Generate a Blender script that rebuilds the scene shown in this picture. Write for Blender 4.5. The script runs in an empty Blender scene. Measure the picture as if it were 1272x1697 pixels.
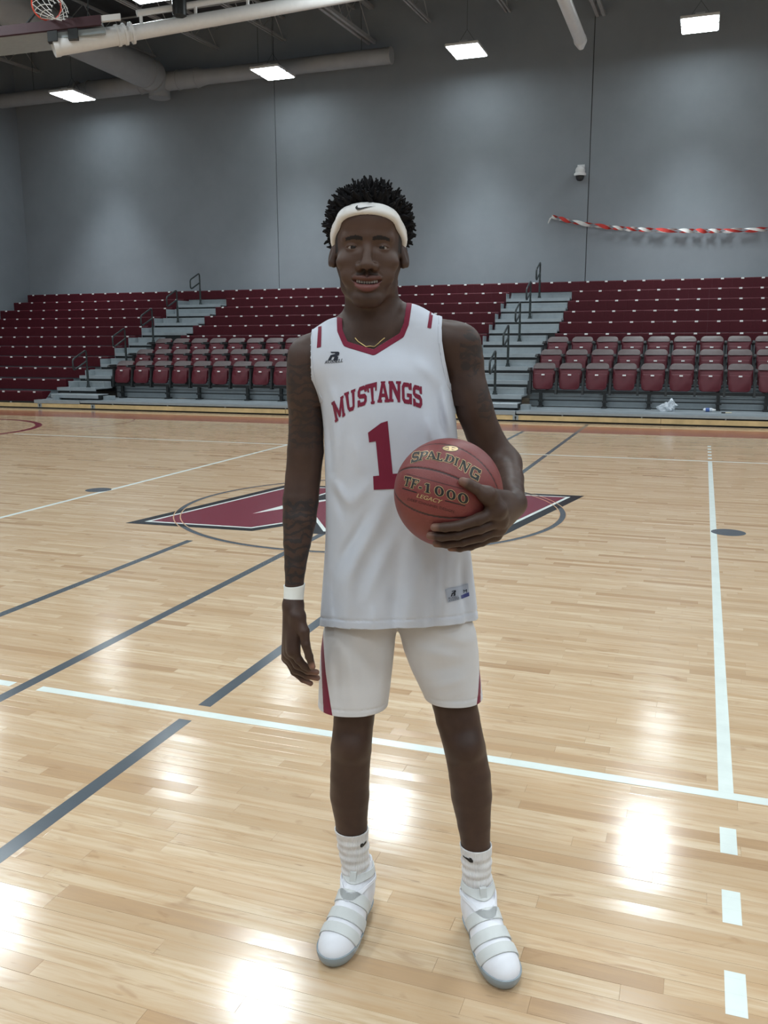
import bpy, bmesh, math, random
import numpy as np
from mathutils import Vector, Matrix
from mathutils.bvhtree import BVHTree

random.seed(7)
scene = bpy.context.scene
COL = scene.collection

# ------------------------------------------------------------------ camera
FPX = 1461.0                                   # focal length in pixels of the 1272x1697 frame
YAW, PITCH, ROLL = 0.34273, 0.19258, -0.0034
CAM = Vector((2.8459, -7.5741, 1.5564))
_fw = Vector((-math.sin(YAW)*math.cos(PITCH), math.cos(YAW)*math.cos(PITCH), -math.sin(PITCH)))
_r = Vector((math.cos(YAW), math.sin(YAW), 0)); _u = _r.cross(_fw)
_r2 = _r*math.cos(ROLL) + _u*math.sin(ROLL); _u2 = -_r*math.sin(ROLL) + _u*math.cos(ROLL)
cam_data = bpy.data.cameras.new('camera'); cam = bpy.data.objects.new('camera', cam_data); COL.objects.link(cam)
cam_data.sensor_fit = 'VERTICAL'; cam_data.sensor_height = 36.0; cam_data.lens = 36.0*FPX/1697.0
cam_data.clip_end = 200
M3 = Matrix((( _r2.x, _u2.x, -_fw.x), (_r2.y, _u2.y, -_fw.y), (_r2.z, _u2.z, -_fw.z)))
cam.matrix_world = Matrix.Translation(CAM) @ M3.to_4x4()
scene.camera = cam

# ------------------------------------------------------------------ world, exposure
world = bpy.data.worlds.new('world'); scene.world = world; world.use_nodes = True
world.node_tree.nodes['Background'].inputs[0].default_value = (0.6, 0.65, 0.7, 1)
world.node_tree.nodes['Background'].inputs[1].default_value = 0.02
scene.view_settings.view_transform = 'Standard'; scene.view_settings.look = 'None'
scene.view_settings.gamma = 1.0; scene.view_settings.use_curve_mapping = False
scene.view_settings.exposure = EXPOSURE = 0.24
LAMP_W = 108.0                                  # power of one LED fixture
LAMP_COL = (0.86, 0.955, 1.0)

# ------------------------------------------------------------------ helpers
def px_on_floor(x, y, z=0.0):
    d = _fw + _r2*((x-636)/FPX) - _u2*((y-848.5)/FPX)
    return CAM + d*((z-CAM.z)/d.z)

class MB:
    """collects simple solids, then becomes ONE mesh object"""
    def __init__(s): s.v = []; s.f = []; s.m = []; s.cur = 0
    def add(s, vs, fs):
        o = len(s.v); s.v += [tuple(p) for p in vs]; s.f += [tuple(i+o for i in f) for f in fs]; s.m += [s.cur]*len(fs)
    def box(s, x0, x1, y0, y1, z0, z1, ch=0.0):
        if ch <= 0:
            s.add([(x0,y0,z0),(x1,y0,z0),(x1,y1,z0),(x0,y1,z0),(x0,y0,z1),(x1,y0,z1),(x1,y1,z1),(x0,y1,z1)],
                  [(0,3,2,1),(4,5,6,7),(0,1,5,4),(1,2,6,5),(2,3,7,6),(3,0,4,7)])
        else:
            c = ch
            vs = [(x0,y0,z0),(x1,y0,z0),(x1,y1,z0),(x0,y1,z0),(x0,y0,z1-c),(x1,y0,z1-c),(x1,y1,z1-c),(x0,y1,z1-c),
                  (x0+c,y0+c,z1),(x1-c,y0+c,z1),(x1-c,y1-c,z1),(x0+c,y1-c,z1)]
            s.add(vs, [(0,3,2,1),(0,1,5,4),(1,2,6,5),(2,3,7,6),(3,0,4,7),(4,5,9,8),(5,6,10,9),(6,7,11,10),(7,4,8,11),(8,9,10,11)])
        return s
    def extrude_x(s, prof, x0, x1):
        """prof: closed list of (y,z), counter-clockwise seen from +x"""
        n = len(prof)
        s.add([(x0,y,z) for y,z in prof]+[(x1,y,z) for y,z in prof],
              [tuple(range(n))[::-1], tuple(range(n,2*n))]+[(i,(i+1)%n,n+(i+1)%n,n+i) for i in range(n)])
        return s
    def tube(s, pts, r, n=10, closed=False, caps=True):
        pts = [Vector(p) for p in pts]; m = len(pts)
        rs = r if isinstance(r, (list, tuple)) else [r]*m
        up = None; rings = []
        for i, p in enumerate(pts):
            if closed: t = pts[(i+1) % m]-pts[i-1]
            else: t = pts[min(i+1, m-1)]-pts[max(i-1, 0)]
            t.normalize()
            if up is None:
                up = Vector((0,0,1)) if abs(t.z) < .9 else Vector((1,0,0))
            a = t.cross(up); a.normalize(); b = a.cross(t); b.normalize(); up = b
            rings.append([p + a*(rs[i]*math.cos(2*math.pi*k/n)) + b*(rs[i]*math.sin(2*math.pi*k/n)) for k in range(n)])
        vs = [q for R in rings for q in R]; fs = []
        for i in range(m if closed else m-1):
            j = (i+1) % m
            for k in range(n):
                fs.append((i*n+k, i*n+(k+1) % n, j*n+(k+1) % n, j*n+k))
        if not closed and caps:
            fs.append(tuple(range(n))[::-1]); fs.append(tuple((m-1)*n+k for k in range(n)))
        s.add(vs, fs); return s
    def lathe(s, prof, c=(0,0,0), n=20):
        """prof: list of (r,z) bottom to top, around z"""
        vs = []; fs = []
        for r, z in prof:
            for k in range(n):
                a = 2*math.pi*k/n; vs.append((c[0]+r*math.cos(a), c[1]+r*math.sin(a), c[2]+z))
        for i in range(len(prof)-1):
            for k in range(n):
                fs.append((i*n+k, i*n+(k+1) % n, (i+1)*n+(k+1) % n, (i+1)*n+k))
        fs.append(tuple(range(n))[::-1]); fs.append(tuple((len(prof)-1)*n+k for k in range(n)))
        s.add(vs, fs); return s
    def mesh(s, name, mats, smooth=False):
        me = bpy.data.meshes.new(name); me.from_pydata(s.v, [], s.f)
        for m in (mats if isinstance(mats, (list, tuple)) else [mats]): me.materials.append(m)
        if any(s.m): me.polygons.foreach_set('material_index', s.m)
        if smooth:
            me.polygons.foreach_set('use_smooth', [True]*len(me.polygons))
            me.set_sharp_from_angle(angle=math.radians(38))
        me.update(); return me
    def build(s, name, mats, parent=None, smooth=False, loc=None, rot=None):
        return link(name, s.mesh(name, mats, smooth), parent, loc, rot)

def link(name, data, parent=None, loc=None, rot=None):
    o = bpy.data.objects.new(name, data); COL.objects.link(o)
    if parent is not None: o.parent = parent
    if loc is not None: o.location = loc
    if rot is not None: o.rotation_euler = rot
    return o
def thing(name, label, cat, loc=(0,0,0), rz=0.0, group=None):
    o = link(name, None, None, loc, (0,0,rz)); o.empty_display_size = .1
    return tag(o, label, cat, group)
def tag(o, label, cat, group=None):
    o['label'] = label; o['category'] = cat
    if group: o['group'] = group
    return o
def struct(o, label=None):
    o['kind'] = 'structure'
    if label: o['label'] = label
    return o

# ------------------------------------------------------------------ materials
def nmat(name):
    m = bpy.data.materials.new(name); m.use_nodes = True
    return m, m.node_tree, m.node_tree.nodes['Principled BSDF']
def N(nt, t, **kw):
    n = nt.nodes.new(t)
    for k, v in kw.items():
        if k in ('operation','blend_type','data_type','noise_dimensions','feature','wave_type','bands_direction','interpolation_type','attribute_name','attribute_type','mode','musgrave_type'): setattr(n, k, v)
    return n
def mix(nt, fac, a, b, bt='MIX'):
    n = nt.nodes.new('ShaderNodeMix'); n.data_type = 'RGBA'; n.blend_type = bt
    for inp, v in ((n.inputs[0], fac), (n.inputs[6], a), (n.inputs[7], b)):
        if hasattr(v, 'type') and hasattr(v, 'is_linked'): nt.links.new(v, inp)
        elif isinstance(v, (int, float)): inp.default_value = v
        else: inp.default_value = (*v, 1) if len(v) == 3 else v
    return n.outputs[2]
def mth(nt, op, a, b=None, clamp=False):
    n = nt.nodes.new('ShaderNodeMath'); n.operation = op; n.use_clamp = clamp
    for inp, v in ((n.inputs[0], a), (n.inputs[1], b)):
        if v is None: continue
        if hasattr(v, 'is_linked'): nt.links.new(v, inp)
        else: inp.default_value = v
    return n.outputs[0]
def rng(nt, v, a, b, c=0.0, d=1.0, smooth=False):
    n = nt.nodes.new('ShaderNodeMapRange'); n.clamp = True
    if smooth: n.interpolation_type = 'SMOOTHSTEP'
    nt.links.new(v, n.inputs[0])
    for i, x in enumerate((a, b, c, d)): n.inputs[i+1].default_value = x
    return n.outputs[0]
def noise(nt, scale, detail=3, rough=.5, coord='Object', vec=None, dist=0.0):
    n = nt.nodes.new('ShaderNodeTexNoise'); n.inputs['Scale'].default_value = scale
    n.inputs['Detail'].default_value = detail; n.inputs['Roughness'].default_value = rough; n.inputs['Distortion'].default_value = dist
    if vec is None:
        vec = nt.nodes.new('ShaderNodeTexCoord').outputs[coord]
    nt.links.new(vec, n.inputs['Vector']); return n.outputs['Fac']
def bump(nt, bsdf, h, strength=.3, dist=.01):
    b = nt.nodes.new('ShaderNodeBump'); b.inputs['Strength'].default_value = strength; b.inputs['Distance'].default_value = dist
    nt.links.new(h, b.inputs['Height']); nt.links.new(b.outputs[0], bsdf.inputs['Normal'])
def plain(name, col, rough=.5, metal=0.0, var=.12, scale=12.0, bumps=0.0, bscale=200.0, spec=.5, coat=0.0, sheen=0.0):
    m, nt, b = nmat(name)
    f = noise(nt, scale, 4, .6)
    c = mix(nt, rng(nt, f, .3, .7), tuple(x*(1-var) for x in col), tuple(min(1, x*(1+var)) for x in col))
    nt.links.new(c, b.inputs['Base Color'])
    b.inputs['Roughness'].default_value = rough; b.inputs['Metallic'].default_value = metal
    b.inputs['Specular IOR Level'].default_value = spec; b.inputs['Coat Weight'].default_value = coat
    if sheen: b.inputs['Sheen Weight'].default_value = sheen
    if bumps: bump(nt, b, noise(nt, bscale, 2), bumps, .002)
    return m

# maple strip floor: rows of boards along x; pattern continues beyond the modelled planks
PW = 0.057
def floor_material(name, modelled):
    m, nt, b = nmat(name)
    tc = nt.nodes.new('ShaderNodeTexCoord').outputs['Object']
    geo = nt.nodes.new('ShaderNodeNewGeometry').outputs['Position']
    sep = nt.nodes.new('ShaderNodeSeparateXYZ'); nt.links.new(geo, sep.inputs[0])
    X, Y = sep.outputs[0], sep.outputs[1]
    yr = mth(nt, 'DIVIDE', Y, PW); row = mth(nt, 'FLOOR', yr); fy = mth(nt, 'SUBTRACT', yr, row)
    if modelled:
        oi = nt.nodes.new('ShaderNodeObjectInfo'); h = oi.outputs['Random']
        h2 = mth(nt, 'FRACT', mth(nt, 'MULTIPLY', h, 17.31))
        seam = None
    else:
        wn = nt.nodes.new('ShaderNodeTexWhiteNoise'); wn.noise_dimensions = '1D'; nt.links.new(row, wn.inputs['W'])
        xs = mth(nt, 'ADD', X, mth(nt, 'MULTIPLY', wn.outputs[0], 31.7))
        xl = mth(nt, 'DIVIDE', xs, .60); col = mth(nt, 'FLOOR', xl); fx = mth(nt, 'SUBTRACT', xl, col)
        cv = nt.nodes.new('ShaderNodeCombineXYZ'); nt.links.new(col, cv.inputs[0]); nt.links.new(row, cv.inputs[1])
        w2 = nt.nodes.new('ShaderNodeTexWhiteNoise'); w2.noise_dimensions = '2D'; nt.links.new(cv.outputs[0], w2.inputs['Vector'])
        h = w2.outputs[0]; h2 = mth(nt, 'FRACT', mth(nt, 'MULTIPLY', h, 17.31))
        e1 = rng(nt, mth(nt, 'ABSOLUTE', mth(nt, 'SUBTRACT', fy, .5)), .475, .5)
        e2 = rng(nt, mth(nt, 'ABSOLUTE', mth(nt, 'SUBTRACT', fx, .5)), .4985, .5)
        seam = mth(nt, 'MAXIMUM', e1, e2)
    ramp = nt.nodes.new('ShaderNodeValToRGB'); nt.links.new(h, ramp.inputs[0])
    el = ramp.color_ramp.elements
    el[0].position = 0.0; el[0].color = (.39, .245, .14, 1); el[1].position = 1.0; el[1].color = (.66, .52, .36, 1)
    for p, c in ((.05, (.45,.30,.18)), (.14, (.53,.385,.245)), (.45, (.59,.44,.292)), (.8, (.62,.475,.322))):
        e = el.new(p); e.color = (*c, 1)
    # grain: stretched noise, shifted per board
    off = nt.nodes.new('ShaderNodeCombineXYZ'); nt.links.new(mth(nt, 'MULTIPLY', h2, 40.0), off.inputs[2])
    mp = nt.nodes.new('ShaderNodeMapping'); nt.links.new(geo, mp.inputs[0]); mp.inputs['Scale'].default_value = (1.6, 26, 1)
    va = nt.nodes.new('ShaderNodeVectorMath'); va.operation = 'ADD'; nt.links.new(mp.outputs[0], va.inputs[0]); nt.links.new(off.outputs[0], va.inputs[1])
    g = noise(nt, 1.7, 6, .62, vec=va.outputs[0], dist=.6)
    mp2 = nt.nodes.new('ShaderNodeMapping'); nt.links.new(geo, mp2.inputs[0]); mp2.inputs['Scale'].default_value = (5, 16, 1)
    va2 = nt.nodes.new('ShaderNodeVectorMath'); va2.operation = 'ADD'; nt.links.new(mp2.outputs[0], va2.inputs[0]); nt.links.new(off.outputs[0], va2.inputs[1])
    g2 = noise(nt, 1.0, 3, .5, vec=va2.outputs[0], dist=1.2)
    c = mix(nt, rng(nt, g, .34, .62), (.50,.33,.185), ramp.outputs[0])
    c = mix(nt, mth(nt, 'MULTIPLY', rng(nt, g2, .62, .78), .6), c, (.30,.155,.075))
    mp3 = nt.nodes.new('ShaderNodeMapping'); nt.links.new(geo, mp3.inputs[0]); mp3.inputs['Scale'].default_value = (7, 55, 1)
    fl3 = noise(nt, 1.3, 2, .5, vec=mp3.outputs[0])
    c = mix(nt, mth(nt, 'MULTIPLY', rng(nt, fl3, .70, .80), .75), c, (.17,.085,.045))
    c = mix(nt, .88, ramp.outputs[0], c)
    if seam is not None: c = mix(nt, mth(nt, 'MULTIPLY', seam, .45), c, (.20,.11,.06))
    nt.links.new(c, b.inputs['Base Color'])
    b.inputs['Roughness'].default_value = .15; b.inputs['Specular IOR Level'].default_value = .65
    # boards cup and tilt a little: breaks the mirror images of the lamps
    tilt = mth(nt, 'MULTIPLY', mth(nt, 'SUBTRACT', fy, .5), mth(nt, 'SUBTRACT', h2, .5))
    hh = mth(nt, 'ADD', mth(nt, 'MULTIPLY', tilt, .00095), mth(nt, 'MULTIPLY', noise(nt, 3.2, 2, .5, vec=va2.outputs[0]), .00012))
    bn = nt.nodes.new('ShaderNodeBump'); bn.inputs['Strength'].default_value = 1.0; bn.inputs['Distance'].default_value = 1.0
    nt.links.new(hh, bn.inputs['Height']); nt.links.new(bn.outputs[0], b.inputs['Normal'])
    return m

def paint_material(name, col):
    m, nt, b = nmat(name)
    geo = nt.nodes.new('ShaderNodeNewGeometry').outputs['Position']
    sep = nt.nodes.new('ShaderNodeSeparateXYZ'); nt.links.new(geo, sep.inputs[0])
    yr = mth(nt, 'DIVIDE', sep.outputs[1], PW); fy = mth(nt, 'FRACT', yr)
    e1 = rng(nt, mth(nt, 'ABSOLUTE', mth(nt, 'SUBTRACT', fy, .5)), .485, .5)
    f = noise(nt, 6.0, 4, .6, vec=geo)
    c = mix(nt, rng(nt, f, .3, .7), tuple(x*.93 for x in col), tuple(min(1, x*1.05) for x in col))
    c = mix(nt, mth(nt, 'MULTIPLY', e1, .22), c, tuple(x*.45 for x in col))
    nt.links.new(c, b.inputs['Base Color']); b.inputs['Roughness'].default_value = .19; b.inputs['Specular IOR Level'].default_value = .55
    return m

M = {}
M['floor'] = floor_material('maple_strip_far', False)
M['plank'] = floor_material('maple_strip', True)
M['p_white'] = paint_material('court_paint_white', (.70,.76,.72))
M['p_grey'] = paint_material('court_paint_grey', (.085,.10,.115))
M['p_black'] = paint_material('court_paint_black', (.014,.016,.018))
M['p_maroon'] = paint_material('court_paint_maroon', (.175,.022,.040))
M['p_red'] = paint_material('court_paint_border', (.30,.095,.06))
M['wall'] = plain('wall_paint', (.235,.26,.285), .75, var=.05, scale=1.2, bumps=.08, bscale=60)
M['ceil'] = plain('roof_deck', (.055,.056,.058), .8, var=.08, scale=2)
M['joist'] = plain('joist_paint', (.38,.38,.38), .6, var=.06)
M['duct'] = plain('duct_paint', (.34,.345,.35), .55, var=.06, scale=3)
M['gray_steel'] = plain('galvanised_steel', (.27,.31,.33), .45, .12, var=.10, scale=5)
M['alu'] = plain('aluminium_deck', (.31,.35,.375), .40, .25, var=.07, scale=6)
M['black'] = plain('black_paint', (.012,.014,.015), .45)
M['rail'] = plain('rail_powder_coat', (.018,.026,.027), .38)
M['bench'] = plain('maroon_plastic', (.060,.0062,.0115), .50, var=.08, scale=9, bumps=.05, bscale=90, spec=.22)
M['chair'] = plain('maroon_chair_plastic', (.088,.0105,.0175), .45, var=.07, scale=9, spec=.3)
M['plate'] = plain('number_plate_white', (.75,.75,.74), .4, var=.03)
M['skirt'] = plain('skirt_board_pine', (.56,.42,.22), .45, var=.16, scale=4)
M['white_m'] = plain('white_enamel', (.72,.72,.72), .35, var=.03)
M['orange'] = plain('rim_orange', (.62,.06,.03), .4)
M['net'] = plain('net_cord', (.68,.68,.66), .8)
M['dkmaroon'] = plain('pad_dark_maroon', (.045,.012,.018), .5)
M['glassy'] = plain('backboard_glass', (.35,.40,.42), .12, var=.04)
M['streamer_r'] = plain('crepe_red', (.55,.045,.035), .8)
M['streamer_w'] = plain('crepe_white', (.68,.67,.65), .8)

def emissive(name, col, s):
    m, nt, b = nmat(name)
    b.inputs['Base Color'].default_value = (.8,.8,.8,1); b.inputs['Emission Color'].default_value = (*col, 1); b.inputs['Emission Strength'].default_value = s
    return m
M['led'] = emissive('led_diffuser', LAMP_COL, 12.0)
M['led_wall'] = emissive('led_diffuser_wall_row', LAMP_COL, 17.0)

# ------------------------------------------------------------------ room shell
XL, XR, YB, YF, ZW = -17.77, 20.5, 16.25, -15.0, 9.9
def roof_z(y): return 10.35 + .047*(y-YB)
fl = MB(); fl.box(XL-.3, XR+.3, YF-.3, YB+.3, -.30, -.004)
# leave the modelled strip of boards open in the far slab: slab top sits 4 mm lower, a skin carries the far pattern
floor = struct(fl.build('floor', M['floor']))
PY0, PY1, PX0, PX1 = -6.27, -3.534, -3.2, 4.4      # boards built one by one
PY0 = math.floor(PY0/PW)*PW; PY1 = round(PY1/PW)*PW
sk = MB()
for (a, b, c, d) in ((XL, XR, PY1, YB), (XL, XR, YF, PY0), (XL, PX0, PY0, PY1), (PX1, XR, PY0, PY1)):
    sk.box(a, b, c, d, -.006, 0.0)
o = sk.build('board_field', M['floor'], floor); o['kind'] = 'stuff'

plank_mesh = {}
def plank(x0, x1, y, idx):
    L = round((x1-x0)/.05)*.05
    if L not in plank_mesh:
        b = MB(); b.box(-L/2+.0002, L/2-.0002, -PW/2+.00025, PW/2-.00025, -.012, 0, ch=.0004)
        plank_mesh[L] = b.mesh('plank', M['plank'])
    o = link('plank', plank_mesh[L], floor, ((x0+x0+L)/2, y+PW/2, random.uniform(-.00015, 0)),
             (random.uniform(-.008, .008), random.uniform(-.0003, .0003), 0))
    return x0+L
nrow = round((PY1-PY0)/PW); rnd = random.Random(21); nplank = 0
far_planks = MB()
for i in range(nrow):
    y = PY0+i*PW
    # frame limits of this row on the floor (only what the photograph shows gets its own board)
    dy = y - CAM.y
    def xedge(px):
        lo, hi = 420.0, 1750.0
        best = None
        for k in range(40):
            mid = (lo+hi)/2
            p = px_on_floor(px, mid, 0) if mid > 575 else None
            if p is None or p.y > y: lo = mid
            else: hi = mid
        return px_on_floor(px, (lo+hi)/2, 0).x
    xa, xb = xedge(-5), xedge(1277)
    x = PX0 + round(rnd.uniform(0, .7)/.05)*.05
    far_planks.box(PX0, x-.0002, y+.00025, y+PW-.00025, -.012, 0)
    while x < PX1-.05:
        L = round(rnd.choice((.35,.5,.6,.75,.9,1.05,1.2,1.35,.45))/.05)*.05
        L = min(L, round((PX1-x)/.05)*.05)
        if L <= 0: break
        if x+L > xa-.02 and x < xb+.02 and nplank < 300:
            plank(x, x+L, y, nplank); nplank += 1
        else:
            far_planks.box(x+.0002, x+L-.0002, y+.00025, y+PW-.00025, -.012, 0)
        x += L
o = far_planks.build('plank_field', M['floor'], floor); o['kind'] = 'stuff'

# ---- court markings: thin paint films on the boards
ZP = .0006
def flat(name, polys, mat, z=ZP, label=None):
    b = MB()
    for p in polys:
        n = len(p); b.add([(q[0], q[1], z) for q in p]+[(q[0], q[1], z-.0004) for q in p],
                          [tuple(range(n))]+[((i+1) % n, i, n+i, n+(i+1) % n) for i in range(n)])
    me = b.mesh(name, mat)
    bm = bmesh.new(); bm.from_mesh(me); bmesh.ops.recalc_face_normals(bm, faces=bm.faces)
    bmesh.ops.triangulate(bm, faces=[f for f in bm.faces if len(f.verts) > 4]); bm.to_mesh(me); bm.free()
    o = link(name, me, floor)
    if label: o['label'] = label
    return o
def rect(x0, x1, y0, y1): return [(x0,y0),(x1,y0),(x1,y1),(x0,y1)]
def ring(cx, cy, r0, r1, a0=0.0, a1=2*math.pi, n=96):
    qs = []
    for i in range(n):
        a = a0+(a1-a0)*i/n; b = a0+(a1-a0)*(i+1)/n
        qs.append([(cx+r0*math.cos(a), cy+r0*math.sin(a)), (cx+r1*math.cos(a), cy+r1*math.sin(a)),
                   (cx+r1*math.cos(b), cy+r1*math.sin(b)), (cx+r0*math.cos(b), cy+r0*math.sin(b))])
    return qs
flat('court_line', [rect(.085, 9, -4.55, -4.5), rect(-9, -.065, -4.55, -4.5)], M['p_white'], label='white near sideline of the volleyball court')
flat('court_line', [rect(-8.2, 9, 4.5, 4.55)], M['p_white'], label='white far sideline of the volleyball court')
flat('court_line', [rect(2.99, 3.04, -4.5, 4.5)], M['p_white'], label='white attack line to the right')
flat('court_line', [rect(-3.04, -2.99, -4.5, 4.5)], M['p_white'], label='white attack line to the left')
for k in range(6):
    y = -4.745-.352*k; flat('line_dash', [rect(2.99, 3.04, y-.155, y)], M['p_white'])
for k in range(5):
    y = 4.75+.352*k; flat('line_dash', [rect(2.99, 3.04, y, y+.155)], M['p_white'])
flat('court_line', [rect(-.93, -.87, -7.6, -1.66)], M['p_grey'])
flat('court_line', [rect(-.03, .03, -7.6, 7.6)], M['p_grey'], z=ZP*.6)
flat('court_line', [rect(.87, .93, -7.6, -4.60), rect(.87, .93, -4.45, 4.47), rect(.87, .93, 4.58, 9.2)], M['p_grey'], z=ZP*.7)
flat('centre_circle', ring(-.02, .08, 1.75, 1.81), M['p_grey'], z=ZP*1.1)
flat('net_post_plate', [[(3.13+.135*math.cos(a*math.pi/12), .02+.135*math.sin(a*math.pi/12)) for a in range(24)]], M['p_grey'], z=ZP*1.2)
flat('net_post_plate', [[(-3.13+.135*math.cos(a*math.pi/12), .13+.135*math.sin(a*math.pi/12)) for a in range(24)]], M['p_grey'], z=ZP*1.2)
flat('border_band', [rect(XL, XR, 7.6, 8.75)], M['p_red'], z=ZP*.5)
flat('court_arc', ring(-10.6, 4.55, 2.14, 2.26, n=120), M['p_maroon'], z=ZP*1.1)
flat('court_arc', ring(-9.2, 6.6, 1.60, 1.625, n=120), M['p_maroon'], z=ZP*1.3)
# centre emblem, point-symmetric about the circle's middle
cx0, cy0 = 0.0, .07
def sym(p): return (2*cx0-p[0], 2*cy0-p[1])
TL, UL = (-1.80,-1.25), (-1.37,1.07)
TR, LR = sym(TL), sym(UL)
def inset(poly, d):
    n = len(poly); out = []
    area = sum(poly[i][0]*poly[(i+1) % n][1]-poly[(i+1) % n][0]*poly[i][1] for i in range(n))
    s = 1 if area > 0 else -1
    for i in range(n):
        p0, p1, p2 = Vector(poly[i-1]), Vector(poly[i]), Vector(poly[(i+1) % n])
        a = (p1-p0).normalized(); b = (p2-p1).normalized()
        na = Vector((-a.y, a.x))*s; nb = Vector((-b.y, b.x))*s
        k = d/(1+na.dot(nb)); out.append(tuple(p1+(na+nb)*k))
    return out
notch = [(-.60,-1.19), (-.32,-.74), (-.08,-1.12)]
para = [TL]+notch+[LR, TR]+[sym(q) for q in notch]+[UL]
flat('emblem_border', [para], M['p_black'], z=ZP*1.4)
flat('emblem_outline', [inset(para, .10)], M['p_white'], z=ZP*1.7)
flat('emblem_field', [inset(para, .135)], M['p_maroon'], z=ZP*2.0)
W1 = [(-.95,-.52), (-.80,.30), (-.74,.94), (-.20,.98), (-.57,.30), (-.78,-.20)]
for w in (W1, [sym(q) for q in W1]):
    flat('emblem_slash', [w], M['p_white'], z=ZP*2.3)
    ww = [(-.83,.02), (-.755,.45), (-.71,.95), (-.28,.97), (-.60,.36)]
    flat('emblem_slash', [ww if w is W1 else [sym(q) for q in ww]], M['p_black'], z=ZP*2.6)
flat('emblem_ring', ring(-.02, .08, 1.745, 1.755)+ring(-.02, .08, 1.805, 1.815), plain('thin_tan_line', (.5,.33,.2), .25), z=ZP*1.05+.0012)

# ---- walls: tilt-up panels with seams, each panel its own piece
wb = MB(); wb.box(XL-.3, XR+.3, YB+.05, YB+.30, 0, 11)
wall_back = struct(wb.build('wall_back', M['black']))
for a, b in ((XL, -8.865), (-8.845, -.146), (-.126, 8.585), (8.605, XR)):
    p = MB(); p.box(a, b, YB, YB+.06, 0, 11); p.build('wall_panel', M['wall'], wall_back)
for nm, bx in (('wall_left', (XL-.3, XL, YF-.3, YB+.3, 0, 11)), ('wall_right', (XR, XR+.3, YF-.3, YB+.3, 0, 11)),
               ('wall_front', (XL-.3, XR+.3, YF-.3, YF, 0, 11))):
    p = MB(); p.box(*bx); struct(p.build(nm, M['wall']))
c = MB(); y0, y1 = YF-.3, YB+.3
c.extrude_x([(y0, roof_z(y0)), (y1, roof_z(y1)), (y1, roof_z(y1)+.2), (y0, roof_z(y0)+.2)], XL-.3, XR+.3)
ceiling = struct(c.build('ceiling', M['ceil']))
# ------------------------------------------------------------------ LED high-bay fixtures
LZ = 8.3
hb = MB(); hb.box(-.40, .40, -.52, -.02, .02, .09, ch=.02); hb.box(-.40, .40, .02, .52, .02, .09, ch=.02); hb.box(-.10, .10, -.35, .35, .09, .16)
house_me = hb.mesh('housing', M['white_m'])
df = MB(); df.box(-.37, .37, -.49, -.04, .006, .021); df.box(-.37, .37, .04, .49, .006, .021); led_me = df.mesh('led_panel', M['led']); led_wall_me = df.mesh('led_panel', M['led_wall'])
lamp_rows = (14.55, 8.8, 2.9, -3.0, -8.9, -14.0)
lamp_cols = (-14.3, -8.05, -2.91, 2.34, 7.6, 12.9, 18.0)
row_words = {0: 'row nearest the bleacher wall', 1: 'second row from the bleacher wall', 2: 'third row from the bleacher wall', 3: 'fourth row from the bleacher wall', 4: 'fifth row from the bleacher wall', 5: 'last row from the bleacher wall'}
col_words = [w+' from the left' for w in ('first','second','third','fourth','fifth','sixth','seventh')]
lights_made = 0
for ri, ly in enumerate(lamp_rows):
    for ci, lx in enumerate(lamp_cols):
        t = thing('high_bay_light', 'white LED high bay light, %s, %s' % (row_words[ri], col_words[ci]), 'ceiling light', (lx, ly, LZ), 0, 'LED high bay lights')
        link('housing', house_me, t); link('led_panel', led_wall_me if ri == 0 else led_me, t)
        w = MB()
        for sx in (-.3, .3): w.tube([(sx, 0, .09), (0, 0, .5)], .004, 5)
        w.tube([(0, 0, .5), (0, 0, roof_z(ly)-LZ)], .004, 5); w.build('hanging_wire', M['black'], t)
        ld = bpy.data.lights.new('led_light', 'AREA'); ld.shape = 'RECTANGLE'; ld.size = .74; ld.size_y = .98
        ld.energy = LAMP_W*(.6 if ri == 0 else .93); ld.color = LAMP_COL; ld.spread = math.radians(66 if ri == 0 else 160)
        lo = link('led_light', ld, t, (0, 0, -.004))

# ------------------------------------------------------------------ roof steel
def truss(name, label, x, zb, depth, chord, y0=YF, y1=YB-.02):
    t = thing(name, label, 'roof joist', (x, 0, 0))
    dz = .047
    for s in (-1, 1):
        b = MB(); b.extrude_x([(y0, zb+dz*(y0-YB)), (y1, zb), (y1, zb+chord), (y0, zb+dz*(y0-YB)+chord)], s*chord*.9-chord*.45, s*chord*.9+chord*.45)
        b.build('bottom_chord', M['joist'], t)
    b = MB(); b.extrude_x([(y0, zb+depth+dz*(y0-YB)), (y1, zb+depth), (y1, zb+depth+chord), (y0, zb+depth+dz*(y0-YB)+chord)], -chord*.8, chord*.8)
    b.build('top_chord', M['joist'], t)
    b = MB(); n = int((y1-y0)/(depth*2.2)); st = (y1-y0)/n
    for i in range(n):
        ya = y0+i*st; za = lambda y: zb+dz*(y-YB)
        b.tube([(0, ya, za(ya)+chord*.5), (0, ya+st/2, za(ya+st/2)+depth+chord*.5)], .013, 5)
        b.tube([(0, ya+st/2, za(ya+st/2)+depth+chord*.5), (0, ya+st, za(ya+st)+chord*.5)], .013, 5)
    b.build('web', M['joist'], t)
kj = 0
for i in range(-8, 9):
    x = -2.29+2.075*i
    if XL < x < 10: truss('roof_joist', 'slim grey bar joist under the roof deck, number %s from the left wall' % ['one','two','three','four','five','six','seven','eight','nine','ten','eleven','twelve','thirteen','fourteen'][kj], x, 9.62, .55, .05); kj += 1
for k, x in enumerate((-5.95, 0.0, 5.95)):
    truss('roof_truss', 'deep grey roof truss hanging lower than the joists, %s from the left' % ['first','second','third'][k], x, 9.27, .85, .085)
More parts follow.
